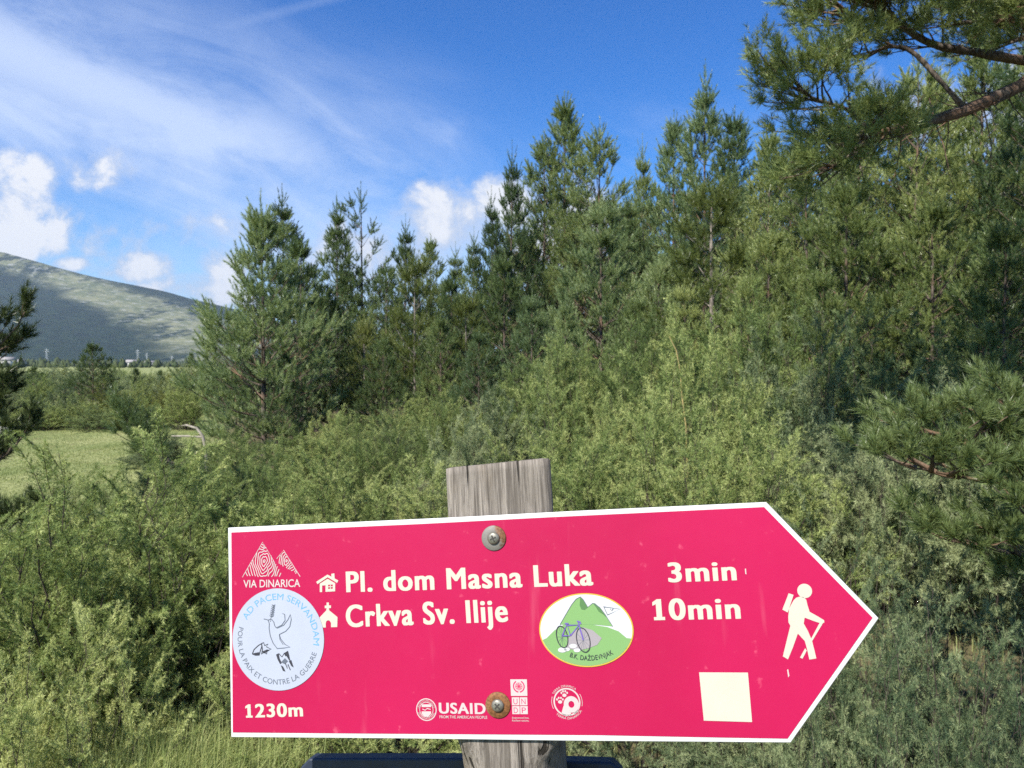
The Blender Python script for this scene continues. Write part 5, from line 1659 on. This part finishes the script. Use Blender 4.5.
fl.poly([Z9(*q) for q in [(560, 158), (580, 160), (622, 196), (668, 256), (690, 292), (655, 262), (610, 232), (592, 200)]], 12, 3)
fl.stroke([Z9(*q) for q in [(268, 350), (320, 260), (372, 172), (412, 122), (450, 102), (478, 130), (516, 194), (560, 158), (622, 196), (668, 256), (738, 366)]], .0005, 13, 4)
fl.poly([Z9(*q) for q in [(330, 560), (340, 480), (400, 400), (470, 372), (560, 400), (640, 470), (600, 530), (520, 560), (420, 580)]], 12, 5)
for (a, b, r) in [(290, 575, 40), (385, 540, 34), (420, 578, 30), (330, 570, 28)]:
    fl.poly(ell(Z9(a, b), r / 8904 * .9, r / 8904 * .5, 12), 13, 1)
for (a, b, r1, r2) in [(288, 458, 46, 88), (476, 486, 54, 98)]:
    e_ = ell(Z9(a, b), r1 * .000108, r2 * .000108, 40)
    e_[:, 0] += (e_[:, 1] - Z9(a, b)[1]) * -.12
    fl.stroke(e_, .00085, 14, 6, True)
    for w_ in range(6):
        an = w_ * math.pi / 6
        c_ = Z9(a, b); d_ = np.array([math.cos(an) * r1, math.sin(an) * r2]) * .000108
        fl.stroke([c_ - d_, c_ + d_], .00018, 13, 4)
for L in ([(290, 448), (330, 345), (362, 448), (290, 448)], [(362, 448), (438, 352), (330, 356)], [(432, 330), (476, 486)], [(312, 340), (345, 340)], [(420, 318), (448, 326), (455, 345)]):
    fl.stroke([Z9(*q) for q in L], .0011, 15, 7)
fl.stroke([Z9(*q) for q in [(690, 262), (656, 186)]], .0005, 14, 4)
fl.stroke([Z9(*q) for q in [(658, 190), (805, 210), (690, 262)]], .0004, 14, 4)
fl.stroke([Z9(*q) for q in [(715, 208), (728, 225), (742, 205)]], .0005, 14, 4)
text_arc(fl, "B.K. DAŽDEVNJAK", Z9(498, 200), np.linalg.norm(Z9(498, 200) - Z9(498, 676)), 248, 298, .0042, 14, 6, .0, True, .98)
fl.build('oval_sticker', [M_YEL, M_WHITE, M_GRN, M_GRND, M_GREY, M_MAUVE, M_DARK, M_PURP], board, 'oval white sticker with green hills and bicycle')

# sponsor marks along the lower edge
Z4 = zz(400, 660, 5.12)
fl = Flat()
c_ = Z4(136, 253)
k_ = abs(Z4(188, 253)[0] - Z4(84, 253)[0]) / 2
fl.stroke(ell(c_, k_ * .96, k_ * .98, 48), .0009, 5, 0, True)
fl.stroke(ell(c_, k_ * .66, k_ * .66, 40), .0005, 5, 0, True)
text_arc(fl, "UNITED STATES AGENCY", c_, k_ * .70, 170, 10, k_ * .17, 5, 0, .0)
text_arc(fl, "INTERNATIONAL", c_, k_ * .88, 200, 340, k_ * .17, 5, 0, .0, True)
fl.poly([Z4(112, 226), Z4(160, 226), Z4(160, 240), Z4(112, 240)], 5, 0)
fl.poly([Z4(112, 262), Z4(160, 262), Z4(160, 274), Z4(148, 286), Z4(136, 291), Z4(124, 286), Z4(112, 274)], 5, 0)
fl.stroke([Z4(116, 250), Z4(130, 256), Z4(140, 247), Z4(158, 252)], .0008, 5, 0)
heavy_line(fl, "USAID", (439.2, 713.3), (486, 714), (439.2, 702.5), 5, 0)
text_line(fl, "FROM THE AMERICAN PEOPLE", (439.8, 718.0), (487.4, 718.6), (439.8, 715.2), 5, 0, .004)
fl.build('agency_mark', [M_LIGHT], board)
fl = Flat()
fl.poly([Z4(565, 98), Z4(650, 98), Z4(653, 183), Z4(569, 183)], 5, 0)
c_ = Z4(609, 134)
r_ = .0050
fl.stroke(ell(c_, r_ * .62, r_ * .62, 30), .0004, 6, 1, True)
for rr2 in (.22, .42):
    fl.stroke(ell(c_, r_ * rr2, r_ * rr2, 24), .0004, 6, 1, True)
for an in range(4):
    d_ = np.array([math.cos(an * math.pi / 4), math.sin(an * math.pi / 4)]) * r_ * .62
    fl.stroke([c_ - d_, c_ + d_], .0004, 6, 1)
fl.stroke(ell(c_, r_ * .98, r_ * .98, 24, 118, 262), .0011, 6, 1)
fl.stroke(ell(c_, r_ * .98, r_ * .98, 24, -82, 62), .0011, 6, 1)
for (ch_, x0, y0) in (("U", 573, 190), ("N", 614, 190), ("D", 575, 235), ("P", 616, 235)):
    fl.poly([Z4(x0, y0), Z4(x0 + 38, y0), Z4(x0 + 39, y0 + 41), Z4(x0 + 1, y0 + 41)], 5, 0)
    text_line(fl, ch_, (400 + (x0 + 9) / 5.12, 660 + (y0 + 35) / 5.12), (400 + (x0 + 30) / 5.12, 660 + (y0 + 35) / 5.12), (400 + (x0 + 9) / 5.12, 660 + (y0 + 7) / 5.12), 6, 1, -.004)
text_line(fl, "Empowered lives.", (512.4, 718.4), (529.2, 718.5), (512.4, 716.6), 5, 0, .004)
text_line(fl, "Resilient nations.", (512.4, 721.2), (529.2, 721.3), (512.4, 719.4), 5, 0, .004)
fl.build('development_mark', [M_LIGHT, M_PRINTRED], board)
fl = Flat()
c_ = Z4(855, 214)
k_ = abs(Z4(925, 214)[0] - Z4(783, 214)[0]) / 2
fl.stroke(ell(c_, k_ * .92, k_ * .92, 56), .0013, 5, 0, True)
for (a, b) in ((820, 210), (842, 176)):
    p_ = Z4(a, b)
    fl.poly(ell(p_ + np.array([0, -.0006]), .0019, .0015, 16), 5, 0)
    for q in range(4):
        an = R_(150 - q * 40)
        fl.poly(ell(p_ + np.array([math.cos(an), math.sin(an)]) * .0030, .0008, .0010, 10), 5, 0)
fl.stroke(ell(Z4(878, 226), k_ * .38, k_ * .40, 40), .0042, 6, 0, True)
fl.poly([Z4(838, 232), Z4(866, 240), Z4(880, 284), Z4(850, 288), Z4(826, 276)], 5, 0)
fl.poly([Z4(890, 262), Z4(912, 240), Z4(914, 262), Z4(892, 280)], 5, 0)
text_arc(fl, "TERRA DINARICA", c_, k_ * 1.03, 150, 50, k_ * .15, 5, 0, .0)
text_arc(fl, "TERRA DINARICA", c_, k_ * 1.2, 225, 330, k_ * .15, 5, 0, .0, True)
fl.stroke(ell(c_, k_ * 1.10, k_ * 1.10, 20, 160, 205), .0004, 5, 0)
fl.stroke(ell(c_, k_ * 1.10, k_ * 1.10, 20, -15, 30), .0004, 5, 0)
fl.build('paw_mark', [M_LIGHT], board)


# screws on washers
def rustmat(name, steel, rust, amt):
    m, nt = new_mat(name)
    tc = node(nt, 'ShaderNodeTexCoord')
    n = X(node(nt, 'ShaderNodeTexNoise', {'Vector': tc.outputs['Object'], 'Scale': 120, 'Detail': 5, 'Roughness': .6}).outputs[0])
    n2 = X(node(nt, 'ShaderNodeTexNoise', {'Vector': tc.outputs['Object'], 'Scale': 500, 'Detail': 5}).outputs[0])
    sp = node(nt, 'ShaderNodeSeparateXYZ', {0: tc.outputs['Object']})
    g = X(sp.outputs[0]) * 45.0 + X(sp.outputs[2]) * 20.0
    f = (n + g * .6).step(.62 - amt, .80 - amt)
    c = mixc(nt, f, steel, mixc(nt, n2.step(.35, .65), rust, tuple(k * .55 for k in rust)))
    b = node(nt, 'ShaderNodeBsdfPrincipled', {'Base Color': c, 'Roughness': .62, 'Metallic': (1.0 - f.v if False else 0.25), 'Specular IOR Level': .4})
    bp = node(nt, 'ShaderNodeBump', {'Strength': .3, 'Distance': .0005, 'Height': n2})
    nt.links.new(bp.outputs[0], b.inputs['Normal'])
    o = node(nt, 'ShaderNodeOutputMaterial')
    nt.links.new(b.outputs[0], o.inputs[0])
    return m


M_WASH1 = rustmat('galvanised_washer', (.19, .175, .155), (.20, .09, .04), .06)
M_WASH2 = rustmat('rusty_washer', (.26, .14, .07), (.24, .10, .035), .5)
M_SCREW = plain('screw_zinc', (.20, .19, .155), .45, .5, .45, .25, 200, .2)
M_SLOT = plain('screw_recess', (.05, .045, .04), .7, .2)


def lathe(prof, k=40):
    th = np.linspace(0, 2 * np.pi, k, endpoint=False)
    V = np.concatenate([np.c_[r * np.cos(th), np.full(k, y), r * np.sin(th)] for r, y in prof])
    a = np.arange(len(prof) - 1)[:, None] * k; j = np.arange(k)[None]; j2 = (j + 1) % k
    return V, np.stack([a + j, a + j2, a + k + j2, a + k + j], -1).reshape(-1, 4)


def screw(px, py, mw, lab, ang):
    c = S(px, py)
    o = Vector(loc(c[0], -.0005, c[1]))
    V, F = lathe([(.0002, .0004), (.0112, .0004), (.0116, 0), (.0116, -.0006), (.0110, -.0011), (.0060, -.0014), (.0002, -.0014)])
    w = link('washer', mesh_from('washer', V, [F], smooth=False), root, [mw])
    w.location = o
    w['label'] = lab
    V, F = lathe([(.0056, -.0013), (.0058, -.0020), (.0054, -.0030), (.0040, -.0038), (.0020, -.0042), (.0001, -.0043)], 32)
    s = link('screw', mesh_from('screw', V, [F], smooth=True), w, [M_SCREW])
    f2 = []
    v2 = []
    for q in range(2):
        a = ang + q * math.pi / 2
        d = np.array([math.cos(a), math.sin(a)]); e = np.array([-d[1], d[0]])
        n = len(v2)
        for (i, j) in ((-1, -1), (1, -1), (1, 1), (-1, 1)):
            p = d * i * .0030 + e * j * .00065
            v2.append((p[0], -.00436 - .00006 * q, p[1]))
        f2.append([n, n + 1, n + 2, n + 3])
    me = bpy.data.meshes.new('cross_recess'); me.from_pydata(v2, [], f2)
    r = link('cross_recess', me, w, [M_SLOT])


screw(494.0, 538.0, M_WASH1, 'grey washer with a rusty rim', .35)
screw(498.2, 704.8, M_WASH2, 'brown rusty washer', .75)


def lower_board():
    yb = 2 * PR + .001
    A = [S(300, 768, yb + TH), S(309, 758.6, yb + TH), S(470, 758.6, yb + TH), S(612, 763, yb + TH), S(622, 772, yb + TH)]
    A = [(p[0], p[1]) for p in A]
    out = A + [(A[-1][0], A[0][1] - .14), (A[0][0], A[0][1] - .14)]
    v = [loc(TH * 0 + u, y + TH, w) for y in (yb, yb + .018) for u, w in out]
    n = len(out)
    me = bpy.data.meshes.new('lower_board')
    me.from_pydata(v, [], [list(range(n))[::-1], [n + i for i in range(n)]] + [[i, (i + 1) % n, (i + 1) % n + n, i + n] for i in range(n)])
    o = link('lower_board', me, root, [plain('navy_board', (.022, .030, .052), .5, .4, var=.15)])
    o['label'] = 'dark navy board behind the post'
    b = o.modifiers.new('bevel', 'BEVEL'); b.width = .002; b.segments = 2


lower_board()
